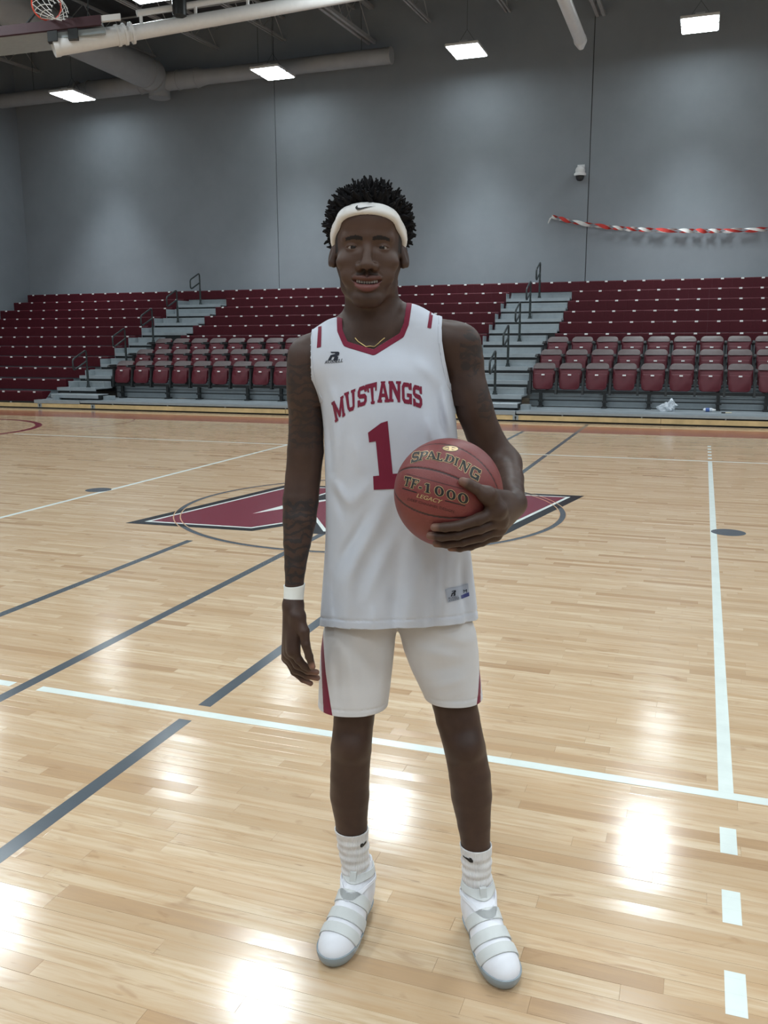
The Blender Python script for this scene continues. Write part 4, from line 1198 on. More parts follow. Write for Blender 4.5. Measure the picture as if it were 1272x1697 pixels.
def folds(p, table):
    o = np.zeros(len(p), F32); x = p[:, 0]; z = p[:, 2]
    for a, b, w, h in table:
        e = b-a; t = np.clip(((x-a[0])*e[0]+(z-a[1])*e[1])/(e@e), 0, 1)
        d2 = (x-a[0]-e[0]*t)**2+(z-a[1]-e[1]*t)**2
        o += h*np.exp(-d2/(w*w))*np.sin(np.pi*np.clip(t*.84+.08, 0, 1))
    return o
HEM_PL = [Q(534,1033,.05), Q(789,1023,.05), Q(662,1042,-.088)]
_n = np.cross(HEM_PL[1]-HEM_PL[0], HEM_PL[2]-HEM_PL[0]); _n /= np.linalg.norm(_n); _n *= np.sign(_n[2])
def hem_d(v): return (v-HEM_PL[0])@_n
def jersey_sdf(p):
    col = column(p, JZ, JC, JA, JB, JY)
    th = np.arctan2(p[:, 1]-.05, p[:, 0]-.02); low = np.clip((1.15-p[:, 2])/.30, 0, 1)
    col = col-low*.0035*np.sin(th*9+p[:, 2]*4)-low*.002*np.sin(th*17+2)
    col = smax(col, p[:, 2]-(ZTOP+.01), .06)
    d = smin(col, yoke(p), .085)
    fr = np.clip((.03-p[:, 1])/.04, 0, 1)
    d = d-1.9*folds(p, FO)*fr
    hb = (hem_d(p)-.021)/.0022
    return d+.0016*np.exp(-hb*hb)
jv, jq = surface(jersey_sdf, (-.24,-.14,.80), (.28,.24,1.66), .0036); jt = tris_of(jq)
ARM_LP = pxz([(509,540),(511,560),(511.5,585),(514,612),(518,638),(524,655),(529,662)], .0)
ARM_LP = ARM_LP+[(-.5, ARM_LP[-1][1]-.004), (-.5, 1.8), (ARM_LP[0][0]+.004, 1.8)]
ARM_RP = pxz([(737,500),(735,516),(731.4,543),(731.5,565),(736,596),(741,618),(745,634),(750,642)], .0)
ARM_RP = ARM_RP+[(.5, ARM_RP[-1][1]-.004), (.5, 1.8)]
NECK_F = pxz([(565,515),(565.5,530),(567,547),(576,566.5),(618.5,579.5),(661.5,552.6),(668.5,536),(674,503)], -.015)
NECK_F = [(NECK_F[0][0]-.012, 1.8)]+NECK_F+[(NECK_F[-1][0]+.004, 1.8)]
NECK_B = pxz([(565,515),(566,520),(575,530),(618.5,535),(660,522),(668.5,512),(674,503)], .03)
NECK_B = [(NECK_F[0][0], 1.8)]+NECK_B+[(NECK_F[-1][0], 1.8)]
def neck_c(v):
    f = poly_sd(NECK_F, v[:, 0], v[:, 2]); b = poly_sd(NECK_B, v[:, 0], v[:, 2])
    t = lsm(v[:, 1], .03, .075); return f*(1-t)+b*t
def arm_c(v): return np.minimum(poly_sd(ARM_LP, v[:, 0], v[:, 2]), poly_sd(ARM_RP, v[:, 0], v[:, 2]))
v, t = clip_mesh(jv, jt, arm_c); v, t = clip_mesh(v, t, hem_d)
v0, t0 = clip_mesh(v, t, lambda q: neck_c(q)-.011)
jersey = np_object('jersey', v0, t0, M['jersey'], person, solid=.0025); jersey['label'] = 'white sleeveless basketball jersey with maroon number'
v1, t1 = clip_mesh(v, t, neck_c); v1, t1 = clip_mesh(v1, t1, lambda q: .0125-neck_c(q))
v1 = v1+grad(jersey_sdf, v1)*.0012
np_object('collar', v1, t1, M['j_maroon'], jersey, solid=.004)
# armhole binding: a slim raised edge
for sg in (-1, 1):
    v2, t2 = clip_mesh(v, t, lambda q: np.minimum(.0085-arm_c(q), sg*(q[:, 0]-.01))); v2, t2 = clip_mesh(v2, t2, lambda q: neck_c(q)-.013); v2 = v2+grad(jersey_sdf, v2)*.0011
    np_object('armhole_binding', v2, t2, M['jersey'], jersey, solid=.003)
JBVH = BVHTree.FromPolygons([tuple(q) for q in jv], [tuple(int(i) for i in q) for q in jt])

# ---- shorts
SL_ROWS = [(985,552,664),(1020,543,660),(1045,535.5,656),(1075,531.5,653),(1105,529.5,650),(1140,528,646),(1167,527,642.5),(1200,526,640)]
SR_ROWS = [(985,652,772),(1020,656,779),(1045,661,788),(1075,668.5,792),(1105,680,793.5),(1140,697,797.5),(1167,709,801),(1200,722,806)]
SLT = rows_to_tab(SL_ROWS, .048); SRT = rows_to_tab(SR_ROWS, .036)
SF = [(575,1055,585,1160,10,.004),(610,1050,618,1150,12,-.003),(640,1060,632,1160,8,.003),(556,1090,560,1170,7,-.002),(690,1075,760,1085,10,.004),(700,1110,770,1100,9,-.003),(715,1135,775,1120,9,.0035),(730,1160,780,1150,8,-.002),(735,1050,790,1070,9,.003)]
SFO = [(Q(a,b,-.03)[[0,2]], Q(c,d,-.03)[[0,2]], w*.0015, h) for a,b,c,d,w,h in SF]
def leg_tube(p, T, y0):
    Z, Cc, A_ = T; b = np.interp(Z, [.60,.84], [.092,.078]); yy = np.full(len(Z), y0)
    return column(p, Z, Cc, A_, b, yy, 2.3)
SHL = Q(527,1166,.048)[2]+.002; SHR = Q(800,1152,.036)[2]+.003
def shorts_sdf(p):
    l = leg_tube(p, SLT, .048); r = leg_tube(p, SRT, .036)
    fr = np.clip((.03-p[:, 1])/.04, 0, 1)
    d = smin(l, r, .012)-folds(p, SFO)*fr
    hz = np.where(p[:, 0] < .0, SHL, SHR)+.016
    q = (p[:, 2]-hz)/.0022
    return d+.0014*np.exp(-q*q)
sv, sq = surface(shorts_sdf, (-.26,-.10,.58), (.32,.20,.93), .0036); st = tris_of(sq)
sv, st = clip_mesh(sv, st, lambda q: .90-q[:, 2])
sv, st = clip_mesh(sv, st, lambda q: np.where(q[:, 0] < .005, q[:, 2]-SHL-.10*np.maximum(0, q[:, 0]+.13)*.25, q[:, 2]-SHR+.015*0-(.22-q[:, 0])*.05*0))
# maroon wedge on each outer side
PL = pxz([(533,1020),(536,1060),(541,1105),(549,1150),(556,1186),(556,1230),(536,1230),(538,1175),(535,1130),(531.5,1080),(530,1020)], .03)
PR = pxz([(791,1020),(793,1062),(795,1085),(793,1110),(789,1140),(781,1178),(781,1230),(790,1230),(793,1165),(796,1120),(796,1070),(795,1020)], .02)
side = lambda q: np.minimum(poly_sd(PL, q[:, 0], q[:, 2]), poly_sd(PR, q[:, 0], q[:, 2]))
front = lambda q: np.where(q[:, 1] < .06, side(q), .01)
v, t = clip_mesh(sv, st, lambda q: front(q)); shorts = np_object('shorts', v, t, M['short'], person, solid=.003); shorts['label'] = 'white basketball shorts with maroon side wedges'
for nm, pl in (('side_panel', PL), ('side_panel', PR)):
    v, t = clip_mesh(sv, st, lambda q: np.where(q[:, 1] < .06, -poly_sd(pl, q[:, 0], q[:, 2]), -.01))
    np_object(nm, v, t, M['j_maroon'], shorts, solid=.003)

# ---- printed marks laid on a surface
def split_px(tris, mx):
    out = []; st = list(tris)
    while st:
        a, b, c = st.pop(); L = [math.dist(a, b), math.dist(b, c), math.dist(c, a)]; k = max(range(3), key=lambda i: L[i])
        if L[k] <= mx: out.append((a, b, c)); continue
        if k == 0: m = ((a[0]+b[0])/2, (a[1]+b[1])/2); st += [(a, m, c), (m, b, c)]
        elif k == 1: m = ((b[0]+c[0])/2, (b[1]+c[1])/2); st += [(a, b, m), (a, m, c)]
        else: m = ((c[0]+a[0])/2, (c[1]+a[1])/2); st += [(a, b, m), (m, b, c)]
    return out
def poly_tris(poly):
    from mathutils.geometry import tessellate_polygon
    r = tessellate_polygon([[Vector((a, b, 0)) for a, b in poly]])
    return [tuple(tuple(poly[i]) for i in t) for t in r]
def decal(name, tris, hit, mat, parent, mx=5.0):
    """tris in photo pixels; hit(px,py) gives the surface point raised a little, or None"""
    m = {}; vs = []; fs = []
    for tr in split_px(tris, mx):
        f = []
        for q in tr:
            k = (round(q[0], 3), round(q[1], 3))
            if k not in m:
                h = hit(*q); m[k] = -1 if h is None else len(vs)
                if h is not None: vs.append(h)
            f.append(m[k])
        if min(f) >= 0 and len(set(f)) == 3: fs.append(f)
    if not fs: return None
    v = np.array(vs); f = np.array(fs)
    n = np.cross(v[f[:, 1]]-v[f[:, 0]], v[f[:, 2]]-v[f[:, 0]]); c = v[f].mean(1)
    flip = np.einsum('ij,ij->i', n, _LC-c) < 0; f[flip] = f[flip][:, ::-1]
    return np_object(name, v, f, mat, parent)
def bvh_hit(bvh, off):
    def h(px, py):
        loc, nor, i, d = bvh.ray_cast(Vector(_LC), Vector(lray(px, py)))
        if loc is None: return None
        if nor.dot(Vector(lray(px, py))) > 0: nor = -nor
        return np.array(loc+nor*off)
    return h
def quad_map(tris, q):
    """unit square (0..1, y up) to a photo quad TL,TR,BR,BL"""
    TL_, TR_, BR_, BL_ = [np.array(x, float) for x in q]
    def f(p): u, w = p; return tuple((BL_*(1-u)+BR_*u)*(1-w)+(TL_*(1-u)+TR_*u)*w)
    return [tuple(f(p) for p in t) for t in tris]
def R_(x0, x1, y0, y1): return [((x0,y0),(x1,y0),(x1,y1)), ((x0,y0),(x1,y1),(x0,y1))]
def P_(*pts): return poly_tris(list(pts))
# athletic block capitals in a unit cell
s = .27; sv_ = .13
BLK = {
 'M': R_(.0,.30,0,sv_)+R_(.70,1,0,sv_)+R_(.06,.27,0,1)+R_(.73,.94,0,1)+P_((.0,1),(.0,1-sv_),(.10,1-sv_),(.06,1))+R_(0,.27,1-sv_,1)+R_(.73,1,1-sv_,1)+P_((.24,1),(.5,.42),(.5,.12),(.42,.12),(.24,.62))+P_((.76,1),(.5,.42),(.5,.12),(.58,.12),(.76,.62)),
 'U': R_(0,.42,1-sv_,1)+R_(.60,1,1-sv_,1)+R_(.08,.34,.15,1)+R_(.68,.92,.15,1)+P_((.08,.17),(.25,0),(.75,0),(.92,.17),(.68,.24),(.62,.19),(.40,.19),(.34,.24)),
 'S': P_((.0,.80),(.20,1),(.72,1),(.80,.93),(.80,1),(1,1),(1,.66),(.76,.66),(.70,.80),(.34,.80),(.28,.75),(.28,.62),(.80,.58),(1,.42),(1,.18),(.80,0),(.28,0),(.20,.07),(.20,0),(0,0),(0,.35),(.24,.35),(.32,.20),(.66,.20),(.72,.25),(.72,.36),(.20,.42),(0,.56)),
 'T': R_(0,1,.78,1)+R_(0,.17,.60,.80)+R_(.83,1,.60,.80)+R_(.35,.65,0,.8)+R_(.20,.80,0,sv_),
 'A': P_((.36,1),(.64,1),(.95,.10),(.68,.10),(.5,.74),(.32,.10),(.05,.10))+R_(.28,.72,.26,.42)+R_(0,.40,0,sv_)+R_(.60,1,0,sv_)+R_(.27,.73,1-.08,1),
 'N': R_(.06,.30,0,1)+R_(.72,.94,0,1)+R_(0,.40,0,sv_)+R_(.60,1,1-sv_,1)+R_(0,.30,1-sv_,1)+P_((.20,1),(.36,1),(.94,.20),(.94,0),(.78,0),(.20,.80)),
 'G': P_((.0,.20),(.20,0),(.72,0),(.80,.07),(.80,0),(1,0),(1,.50),(.50,.50),(.50,.33),(.73,.33),(.73,.25),(.66,.20),(.34,.20),(.27,.27),(.27,.73),(.34,.80),(.66,.80),(.72,.68),(1,.68),(1,1),(.80,1),(.80,.93),(.72,1),(.20,1),(0,.80))}
c8 = lambda x, y: (460+x/3.0286, 480+y/3.0286)
LET = [('M',(270,567),(330,530),(340,631),(290,668)),('U',(333,520),(390,497),(390,602),(350,616)),('S',(401,493),(447,476),(447,577),(401,592)),('T',(444,477),(498,463),(493,571),(462,577)),
       ('A',(503,462),(553,459),(560,565),(500,567)),('N',(555,459),(618,460),(618,566),(556,562)),('G',(621,464),(671,470),(673,577),(624,569)),('S',(676,475),(722,487),(725,598),(679,583))]
jh = bvh_hit(JBVH, .0012)
for L in LET: decal('letter', quad_map(BLK[L[0]], [c8(*q) for q in L[1:]]), jh, M['j_maroon'], jersey)
decal('number', P_((609.5,717),(631,701),(642,697.5),(650.5,785),(678,783),(680,809),(619,811.5),(618,789),(628,788),(622.5,731),(611.5,733)), jh, M['j_maroon'], jersey)
decal('shoulder_stripe', P_((527.5,542),(533,541),(532,575),(525,577)), jh, M['j_maroon'], jersey)
decal('shoulder_stripe', P_((713,508),(718.5,510),(714,544.5),(707.5,543.5)), jh, M['j_maroon'], jersey)
def text_tris(s, shear=0.0):
    """outline text as triangles in a unit box (built-in font)"""
    cu = bpy.data.curves.new('t', 'FONT'); cu.body = s; cu.shear = shear; cu.resolution_u = 3
    ob = bpy.data.objects.new('t', cu); COL.objects.link(ob); me = ob.to_mesh()
    me.calc_loop_triangles(); vv = np.array([v.co[:2] for v in me.vertices]); T = [tuple(t.vertices) for t in me.loop_triangles]
    lo = vv.min(0); hi = vv.max(0); vv = (vv-lo)/(hi-lo)
    ob.to_mesh_clear(); bpy.data.objects.remove(ob); bpy.data.curves.remove(cu)
    return [tuple(tuple(vv[i]) for i in t) for t in T]
def bold(tris, dx): return tris+[tuple((p[0]+dx, p[1]) for p in t) for t in tris]
RMARK = P_((.02,0),(.30,0),(.42,.42),(.60,.42),(.50,.0),(.86,.0),(.94,.38),(.84,.50),(.98,.60),(1.02,.88),(.90,1),(.22,1),(.30,.84),(.62,.84),(.64,.74),(.26,.62))
decal('maker_mark', quad_map(RMARK, [c8(252,312),c8(310,312),c8(306,356),c8(250,356)]), jh, M['ink'], jersey, 3)
decal('maker_name', quad_map(bold(text_tris('RUSSELL', .2), .012), [c8(240,357),c8(328,346),c8(326,364),c8(236,372)]), jh, M['ink'], jersey, 3)
# size label near the hem
c3_ = lambda x, y: (500+x/3.975, 900+y/3.975)
M['label'] = cloth_mat('label_grey', (.36,.40,.49), .2)
decal('size_label', P_(c3_(940,305),c3_(1030,285),c3_(1092,265),c3_(1100,348),c3_(1045,370),c3_(960,392)), bvh_hit(JBVH, .0014), M['label'], jersey)
jh2 = bvh_hit(JBVH, .0021)
decal('label_mark', quad_map(RMARK, [c3_(973,318),c3_(1010,308),c3_(1012,345),c3_(975,352)]), jh2, M['ink'], jersey, 3)
decal('label_mark', quad_map(text_tris('RUSSELL'), [c3_(962,357),c3_(1030,345),c3_(1032,360),c3_(963,372)]), jh2, M['ink'], jersey, 3)
decal('label_mark', quad_map(text_tris('ATHLETIC'), [c3_(963,375),c3_(1032,362),c3_(1033,371),c3_(964,384)]), jh2, M['ink'], jersey, 3)
decal('label_mark', quad_map(bold(text_tris('M'), .05), [c3_(1059,308),c3_(1083,303),c3_(1084,325),c3_(1061,330)]), jh2, M['ink'], jersey, 3)
M['label_blue'] = cloth_mat('label_blue', (.05,.06,.20), .2)
decal('label_mark', P_(c3_(1043,345),c3_(1097,322),c3_(1100,347),c3_(1046,368)), jh2, M['label_blue'], jersey, 3)
decal('label_mark', quad_map(text_tris('POLYESTER'), [c3_(1035,292),c3_(1088,277),c3_(1089,288),c3_(1036,303)]), jh2, M['ink'], jersey, 3) if False else None
# ---------------------------------------------------------------- headband, hair
def cran(h):
    hs = h.copy(); hs[:, 0] = np.abs(hs[:, 0])/1.10
    return smin(ell(hs, (0,-8,36), (73,94,84)), ell(hs, (0,62,62), (52,32,34)), 22)
TILT = .60; BZ0 = 30.0
_bn = np.array([0, -TILT, 1.0]); _bn /= np.linalg.norm(_bn); _bf = np.array([0, 1.0, TILT]); _bf /= np.linalg.norm(_bf)
def band_point(th, t, lift):
    """angle round the head, t across the band (mm), lift off the skull (mm); arrays"""
    d = np.stack([np.sin(th), np.cos(th)*_bf[1], np.cos(th)*_bf[2]], 1); o = np.array([0, 0, BZ0])+_bn*t[:, None]
    lo = np.full(len(th), 30.0); hi = np.full(len(th), 160.0)
    for _ in range(26):
        m = (lo+hi)/2; f = cran((o+d*m[:, None]).astype(F32))-lift; lo = np.where(f < 0, m, lo); hi = np.where(f < 0, hi, m)
    return o+d*lo[:, None]
NT, NS = 160, 14
th = np.repeat(np.linspace(0, 2*math.pi, NT, endpoint=False), NS); u = np.tile(np.linspace(-1, 1, NS), NT)
rnd_ = np.random.RandomState(4)
lift = 1.5+8.0*np.sqrt(np.clip(1-u**4, 0, 1))+rnd_.uniform(-.35,.35,len(u))
bv = from_head(band_point(th, u*16.0, lift))
bq = np.array([[i*NS+j, ((i+1) % NT)*NS+j, ((i+1) % NT)*NS+j+1, i*NS+j+1] for i in range(NT) for j in range(NS-1)])
band = np_object('headband', bv, bq, M['terry'], person, solid=.006); band['label'] = 'white terry headband with a small black tick mark'
BBVH = BVHTree.FromPolygons([tuple(q) for q in bv], [tuple(int(i) for i in q) for q in bq])
SWOOSH = [(0,.62),(.03,.80),(.10,1.0),(.14,1.0),(.12,.80),(.15,.62),(.24,.55),(.40,.60),(1.0,.86),(.45,.28),(.22,.04),(.10,.06),(.02,.28)]
c7 = lambda x, y: (500+x/5.3, 270+y/5.3)
SW_HB = [c7(470,395),c7(474,385),c7(487,376),c7(492,377),c7(488,388),c7(495,396),c7(515,397),c7(560,389),c7(650,381),c7(580,394),c7(510,413),c7(490,415),c7(475,408)]
decal('tick_mark', poly_tris(SW_HB), bvh_hit(BBVH, .0012), M['swoosh'], band, 3)

hm = MB(); rh = random.Random(11); NH = 1700
hair_core_v = []
def skull_pt(d):
    """point on the skull along direction d from its centre (mm)"""
    lo, hi = 30.0, 160.0
    return None
dirs = []
for i in range(NH):
    z = 1-2*(i+.5)/NH; a = i*2.399963; r = math.sqrt(max(0, 1-z*z)); dirs.append((r*math.cos(a), r*math.sin(a), z))
dirs = np.array(dirs); ctr = np.array([0,-8,40.0])
lo = np.full(NH, 30.0); hi = np.full(NH, 160.0)
for _ in range(24):
    m = (lo+hi)/2; f = cran((ctr+dirs*m[:, None]).astype(F32)); lo = np.where(f < 0, m, lo); hi = np.where(f < 0, hi, m)
roots = ctr+dirs*lo[:, None]
above = (roots-np.array([0,0,BZ0]))@_bn
def hair_len(d): return 27+19*max(0, d[2])
for i in np.where(above > 6)[0]:
    if above[i] < 15 and roots[i][1] > 20: continue
    d = Vector(dirs[i]); rt = Vector(roots[i])
    n = (Vector((d.x/73, d.y/94, d.z/84))).normalized()
    n = (n+Vector((rh.uniform(-.42,.42), rh.uniform(-.42,.42), rh.uniform(-.3,.45)))).normalized()
    L = hair_len(d)*rh.uniform(.68, 1.17)
    side = n.cross(Vector((rh.uniform(-1,1), rh.uniform(-1,1), rh.uniform(-1,1)))).normalized(); ph = rh.uniform(0, 6.28); b2 = n.cross(side)
    pts = []; rs = []
    for k in range(6):
        f = k/5; cu = 3.2*f
        p = rt+n*(L*f)+side*(cu*math.cos(ph+f*6))+b2*(cu*math.sin(ph+f*6)); pts.append(Vector(from_head(tuple(p)))); rs.append((.0062*(1-f)+.0018)*rh.uniform(.8,1.2))
    hm.tube(pts, rs, 5)
hair = hm.build('hair', M['hair'], person, smooth=True); hair['label'] = 'short black twisted hair standing up above the headband'; hair['kind'] = 'stuff'
# dense inner volume of the hair
bm = bmesh.new(); bmesh.ops.create_icosphere(bm, subdivisions=5, radius=1)
for v in bm.verts:
    d = np.array(v.co)/np.linalg.norm(v.co); k = 1.0
    p = ctr+d*np.array([73*1.10+13, 94+13, 84+21])*(1+.03*math.sin(d[0]*31+d[2]*17)*math.cos(d[1]*29)); 
    ab = (p-np.array([0,0,BZ0]))@_bn
    if ab < 17: p = p*np.array([.93,.93,1])+_bn*(17-ab)
    v.co = Vector(from_head(p))
me = bpy.data.meshes.new('hair_volume'); bm.to_mesh(me); bm.free(); me.materials.append(M['hair']); me.polygons.foreach_set('use_smooth', [True]*len(me.polygons))
link('hair_volume', me, hair)

# ---------------------------------------------------------------- wrist tape, necklace
f_t = lambda p: arm_l(p)-.0030
ta, tb = Q(487,968,-.022)[2], Q(486,998,-.030)[2]
v, q = surface(f_t, (-.34,-.10,tb-.03), (-.19,.06,ta+.03), .0025)
v, t = clip_mesh(v, tris_of(q), lambda p: ta-p[:, 2]+.06*(p[:, 0]+.27)); v, t = clip_mesh(v, t, lambda p: p[:, 2]-tb-.05*(p[:, 0]+.27))
np_object('wrist_tape', v, t, M['tape'], person, solid=.0025)['label'] = 'white athletic tape round the wrist'
mm = MB(); bb = BVHTree.FromPolygons([tuple(q) for q in V[::1]], [tuple(int(i) for i in q) for q in Fq if V[q[0]][2] > 1.5 and V[q[0]][1] < .06])
nh = bvh_hit(bb, .0016); cp = [(588,560),(593,566),(599,570),(606,575),(613,574),(620,575),(626,570),(631,565),(637,560)]
pts = [nh(*p) for p in cp]; pts = [p for p in pts if p is not None]
if len(pts) > 3: mm.tube(pts, .0013, 6); mm.build('necklace', M['gold'], person, smooth=True)['label'] = 'thin gold chain at the collar'

# ---------------------------------------------------------------- socks and shoes
def rib_mat():
    m, nt, b = nmat('sock_rib'); tc = nt.nodes.new('ShaderNodeTexCoord').outputs['Object']
    nt.links.new(mix(nt, rng(nt, noise(nt, 30, 3, .5, vec=tc), .3, .7), (.66,.64,.64), (.76,.74,.74)), b.inputs['Base Color']); b.inputs['Roughness'].default_value = .85
    w = nt.nodes.new('ShaderNodeTexWave'); w.wave_type = 'BANDS'; w.bands_direction = 'X'; w.inputs['Scale'].default_value = 85; nt.links.new(tc, w.inputs['Vector'])
    bump(nt, b, w.outputs['Fac'], .55, .002); return m
M['rib'] = rib_mat()
zsL, zsR = Q(583,1383,.03)[2], Q(789,1408,-.02)[2]
def sock(f, ztop, box, seed):
    def g(p):
        z = p[:, 2]; w = .0012*np.sin((ztop-z)*260+seed)+.0010*np.sin((ztop-z)*150+p[:, 0]*60)
        fade = np.clip((ztop-z)/.03, 0, 1)
        return f(p)-.0042-w*fade
    v, q = surface(g, box[0], box[1], .0026); t = tris_of(q)
    v, t = clip_mesh(v, t, lambda p: ztop-p[:, 2]); return v, t
vL, tL = sock(leg_l, zsL, ((-.22,-.02,.075), (-.08,.15,zsL+.02)), 0); sockL = np_object('sock', vL, tL, M['rib'], person, solid=.003)
vR, tR = sock(leg_r, zsR, ((.10,-.09,.075), (.26,.08,zsR+.02)), 2); sockR = np_object('sock', vR, tR, M['rib'], person, solid=.003)
c4_ = lambda x, y: (500+x/3.347, 1360+y/3.347)
def sbvh(v, t): return BVHTree.FromPolygons([tuple(q) for q in v], [tuple(int(i) for i in q) for q in t])
decal('tick_mark', poly_tris([c4_(*q) for q in [(322,135),(326,128),(335,124),(340,128),(345,122),(356,108),(355,122),(343,138),(330,148),(322,145)]]), bvh_hit(sbvh(vL, tL), .0012), M['swoosh'], sockL, 3)
decal('tick_mark', poly_tris([c4_(*q) for q in [(893,188),(905,200),(925,208),(930,212),(928,204),(940,207),(950,222),(948,232),(932,230),(915,215),(897,200)]]), bvh_hit(sbvh(vR, tR), .0012), M['swoosh'], sockR, 3)

def shoe(ank, toe, side, label):
    d = np.array([toe[0]-ank[0], toe[1]-ank[1]]); L = np.linalg.norm(d); d /= L; heel = np.array(toe)-d*.300
    R = np.array([[d[0], d[1], 0], [-d[1], d[0], 0], [0, 0, 1.0]])     # rows: u, w, z axes
    O = np.array([heel[0], heel[1], 0.0]); ua = float(np.array([ank[0]-heel[0], ank[1]-heel[1]])@d)
    def loc(p): return ((p-O.astype(F32))@R.T.astype(F32))
    def f(p):
        q = loc(p)
        q = q.copy(); q[:, 1] -= side*.006*np.clip((q[:, 0]-.16)/.1, 0, 1.2)
        s = ell(q, (.050,0,.046), (.049,.037,.052)); s = smin(s, ell(q, (.125,0,.044), (.080,.037,.048)), .03)
        s = smin(s, ell(q, (.205,0,.037), (.078,.047,.045)), .03); s = smin(s, ell(q, (.246,0,.031), (.053,.042,.039)), .025)
        s = smin(s, cone(q, (ua+.008,0,.105), (.205,0,.047), .040, .029), .035)
        s = smin(s, cone(q, (ua,0,.08), (ua-.008,0,.148), .040, .037), .025)
        s = smax(s, -cone(q, (ua-.006,0,.140), (ua-.010,0,.20), .029, .033), .006)
        return smax(s, .003-q[:, 2], .006)
    def wr(p):                                                          # cloth wrinkles of the upper
        q = loc(p); return f(p)-.0009*np.sin(q[:, 0]*170+q[:, 1]*60)*np.clip((q[:, 2]-.045)/.03, 0, 1)
    box = (np.minimum(O+R.T@[-.03,-.09,0], O+R.T@[.33,.09,0])-[.06,.03,0], np.maximum(O+R.T@[-.03,-.09,0], O+R.T@[.33,.09,0])+[.06,.03,.175])
    box[0][2] = -.012
    t = link('shoe', None, person); t['label'] = label; t.empty_display_size = .05
    v, q = surface(wr, box[0], box[1], .0030); tr = tris_of(q)
    upv, upt = clip_mesh(v, tr, lambda p: p[:, 2]-.024-.02*np.clip((loc(p.astype(F32))[:, 0]-.25)/.05, 0, 1)*0); np_object('upper', upv, upt, M['shoe'], t)
    g = lambda p: f(p)-.0035
    v2, q2 = surface(g, box[0], box[1], .0034); t2 = tris_of(q2); l2 = lambda p: loc(p.astype(F32))
    sv2, st2 = clip_mesh(v2, t2, lambda p: .027+.008*np.sin(np.clip((l2(p)[:, 0]-.1)/.2, 0, 1)*math.pi*.5)-p[:, 2]); np_object('sole', sv2-np.array([0,0,0]), st2, M['sole'], t, solid=.004)
    for c, n, hw in ((.052,(.80,0,-.60),.0160), (.116,(.84,0,-.54),.0160), (.182,(.90,0,-.44),.0150)):
        n = np.array(n)
        fld = lambda p: hw-np.abs(l2(p)@n+side*.12*l2(p)[:, 1]*1.0-c)
        sv3, st3 = clip_mesh(v2, t2, fld); sv3, st3 = clip_mesh(sv3, st3, lambda p: p[:, 2]-.036)
        np_object('strap', sv3, st3, M['strap'], t, solid=.003)
    # collar binding and pull tab
    cv, ct = clip_mesh(v2, t2, lambda p: .009-np.abs(l2(p)[:, 2]-.135-.0*l2(p)[:, 0])); np_object('ankle_collar', cv, ct, M['strap'], t, solid=.003)
    cv, ct = clip_mesh(v2, t2, lambda p: .0045-np.abs(l2(p)[:, 2]-.112)); np_object('collar_line', cv+0, ct, M['shoe'], t, solid=.003)
    b = MB(); w0 = .0085
    pr = [(ua+.056, .094), (ua+.057, .128), (ua+.050, .152), (ua+.043, .154), (ua+.046, .128), (ua+.045, .094)]
    vs = []
    for sg in (-1, 1):
        for (uu, zz) in pr: vs.append(tuple(O+R.T@np.array([uu, sg*w0, zz])))
    k = len(pr); b.add(vs, [tuple(range(k)), tuple(range(k, 2*k))[::-1]]+[((i+1) % k, i, k+i, k+(i+1) % k) for i in range(k)]); b.build('pull_tab', M['strap'], t)
    # strap end tabs on the outer side
    return t
aL = Q(594,1475,.074); aR = Q(791,1490,.002)
shoe((aL[0], aL[1]), (-.203,-.160), -1, 'white strapped high top shoe on the picture-left foot')
shoe((aR[0], aR[1]), (.222,-.240), 1, 'white strapped high top shoe on the picture-right foot')

# ---------------------------------------------------------------- basketball
RZ = Matrix.Rotation(YAW, 4, 'Z'); bc_w = P0+(RZ @ Vector(BALL_C))
bt = thing('basketball', 'maroon composite basketball with gold-edged black lettering held at the player\'s hip', 'ball', tuple(bc_w), YAW)
def ball_mat():
    m, nt, b = nmat('ball_composite'); tc = nt.nodes.new('ShaderNodeTexCoord').outputs['Object']
    a = nt.nodes.new('ShaderNodeAttribute'); a.attribute_name = 'seam'
    c = mix(nt, rng(nt, noise(nt, 14, 4, .6, vec=tc), .3, .7), (.150,.026,.024), (.180,.034,.030))
    c = mix(nt, a.outputs['Fac'], c, (.030,.014,.013)); nt.links.new(c, b.inputs['Base Color']); b.inputs['Roughness'].default_value = .48
    vo = nt.nodes.new('ShaderNodeTexVoronoi'); vo.inputs['Scale'].default_value = 420; nt.links.new(tc, vo.inputs['Vector'])
    bump(nt, b, vo.outputs['Distance'], .25, .001); return m
bm = bmesh.new(); bmesh.ops.create_icosphere(bm, subdivisions=7, radius=1); bm.normal_update()
bvv = np.array([v.co[:] for v in bm.verts]); bff = np.array([[v.index for v in f.verts] for f in bm.faces]); bm.free()
seams = []
for tri in (((165,410),(330,382),(655,475)), ((130,612),(330,757),(640,808)), ((460,180),(720,242),(945,460))):
    p3 = [(on_ball(*bp(*q))-BALL_C)/BALL_R for q in tri]; n = np.cross(p3[1]-p3[0], p3[2]-p3[0]); n /= np.linalg.norm(n); seams.append((n, float(n@p3[0])))
n_eq = np.cross(seams[0][0], seams[2][0]); n_eq /= np.linalg.norm(n_eq)
dist = np.full(len(bvv), 1.0)
for n, c in seams: dist = np.minimum(dist, np.abs(np.arccos(np.clip(bvv@n, -1, 1))-math.acos(c))*BALL_R)
gz = np.clip(1-dist/.0030, 0, 1); gz = gz*gz*(3-2*gz)
bvv = bvv*(BALL_R-.0016*gz)[:, None]
np_object('cover', bvv, bff, ball_mat(), bt, {'seam': lsm(gz, .12, .45)})
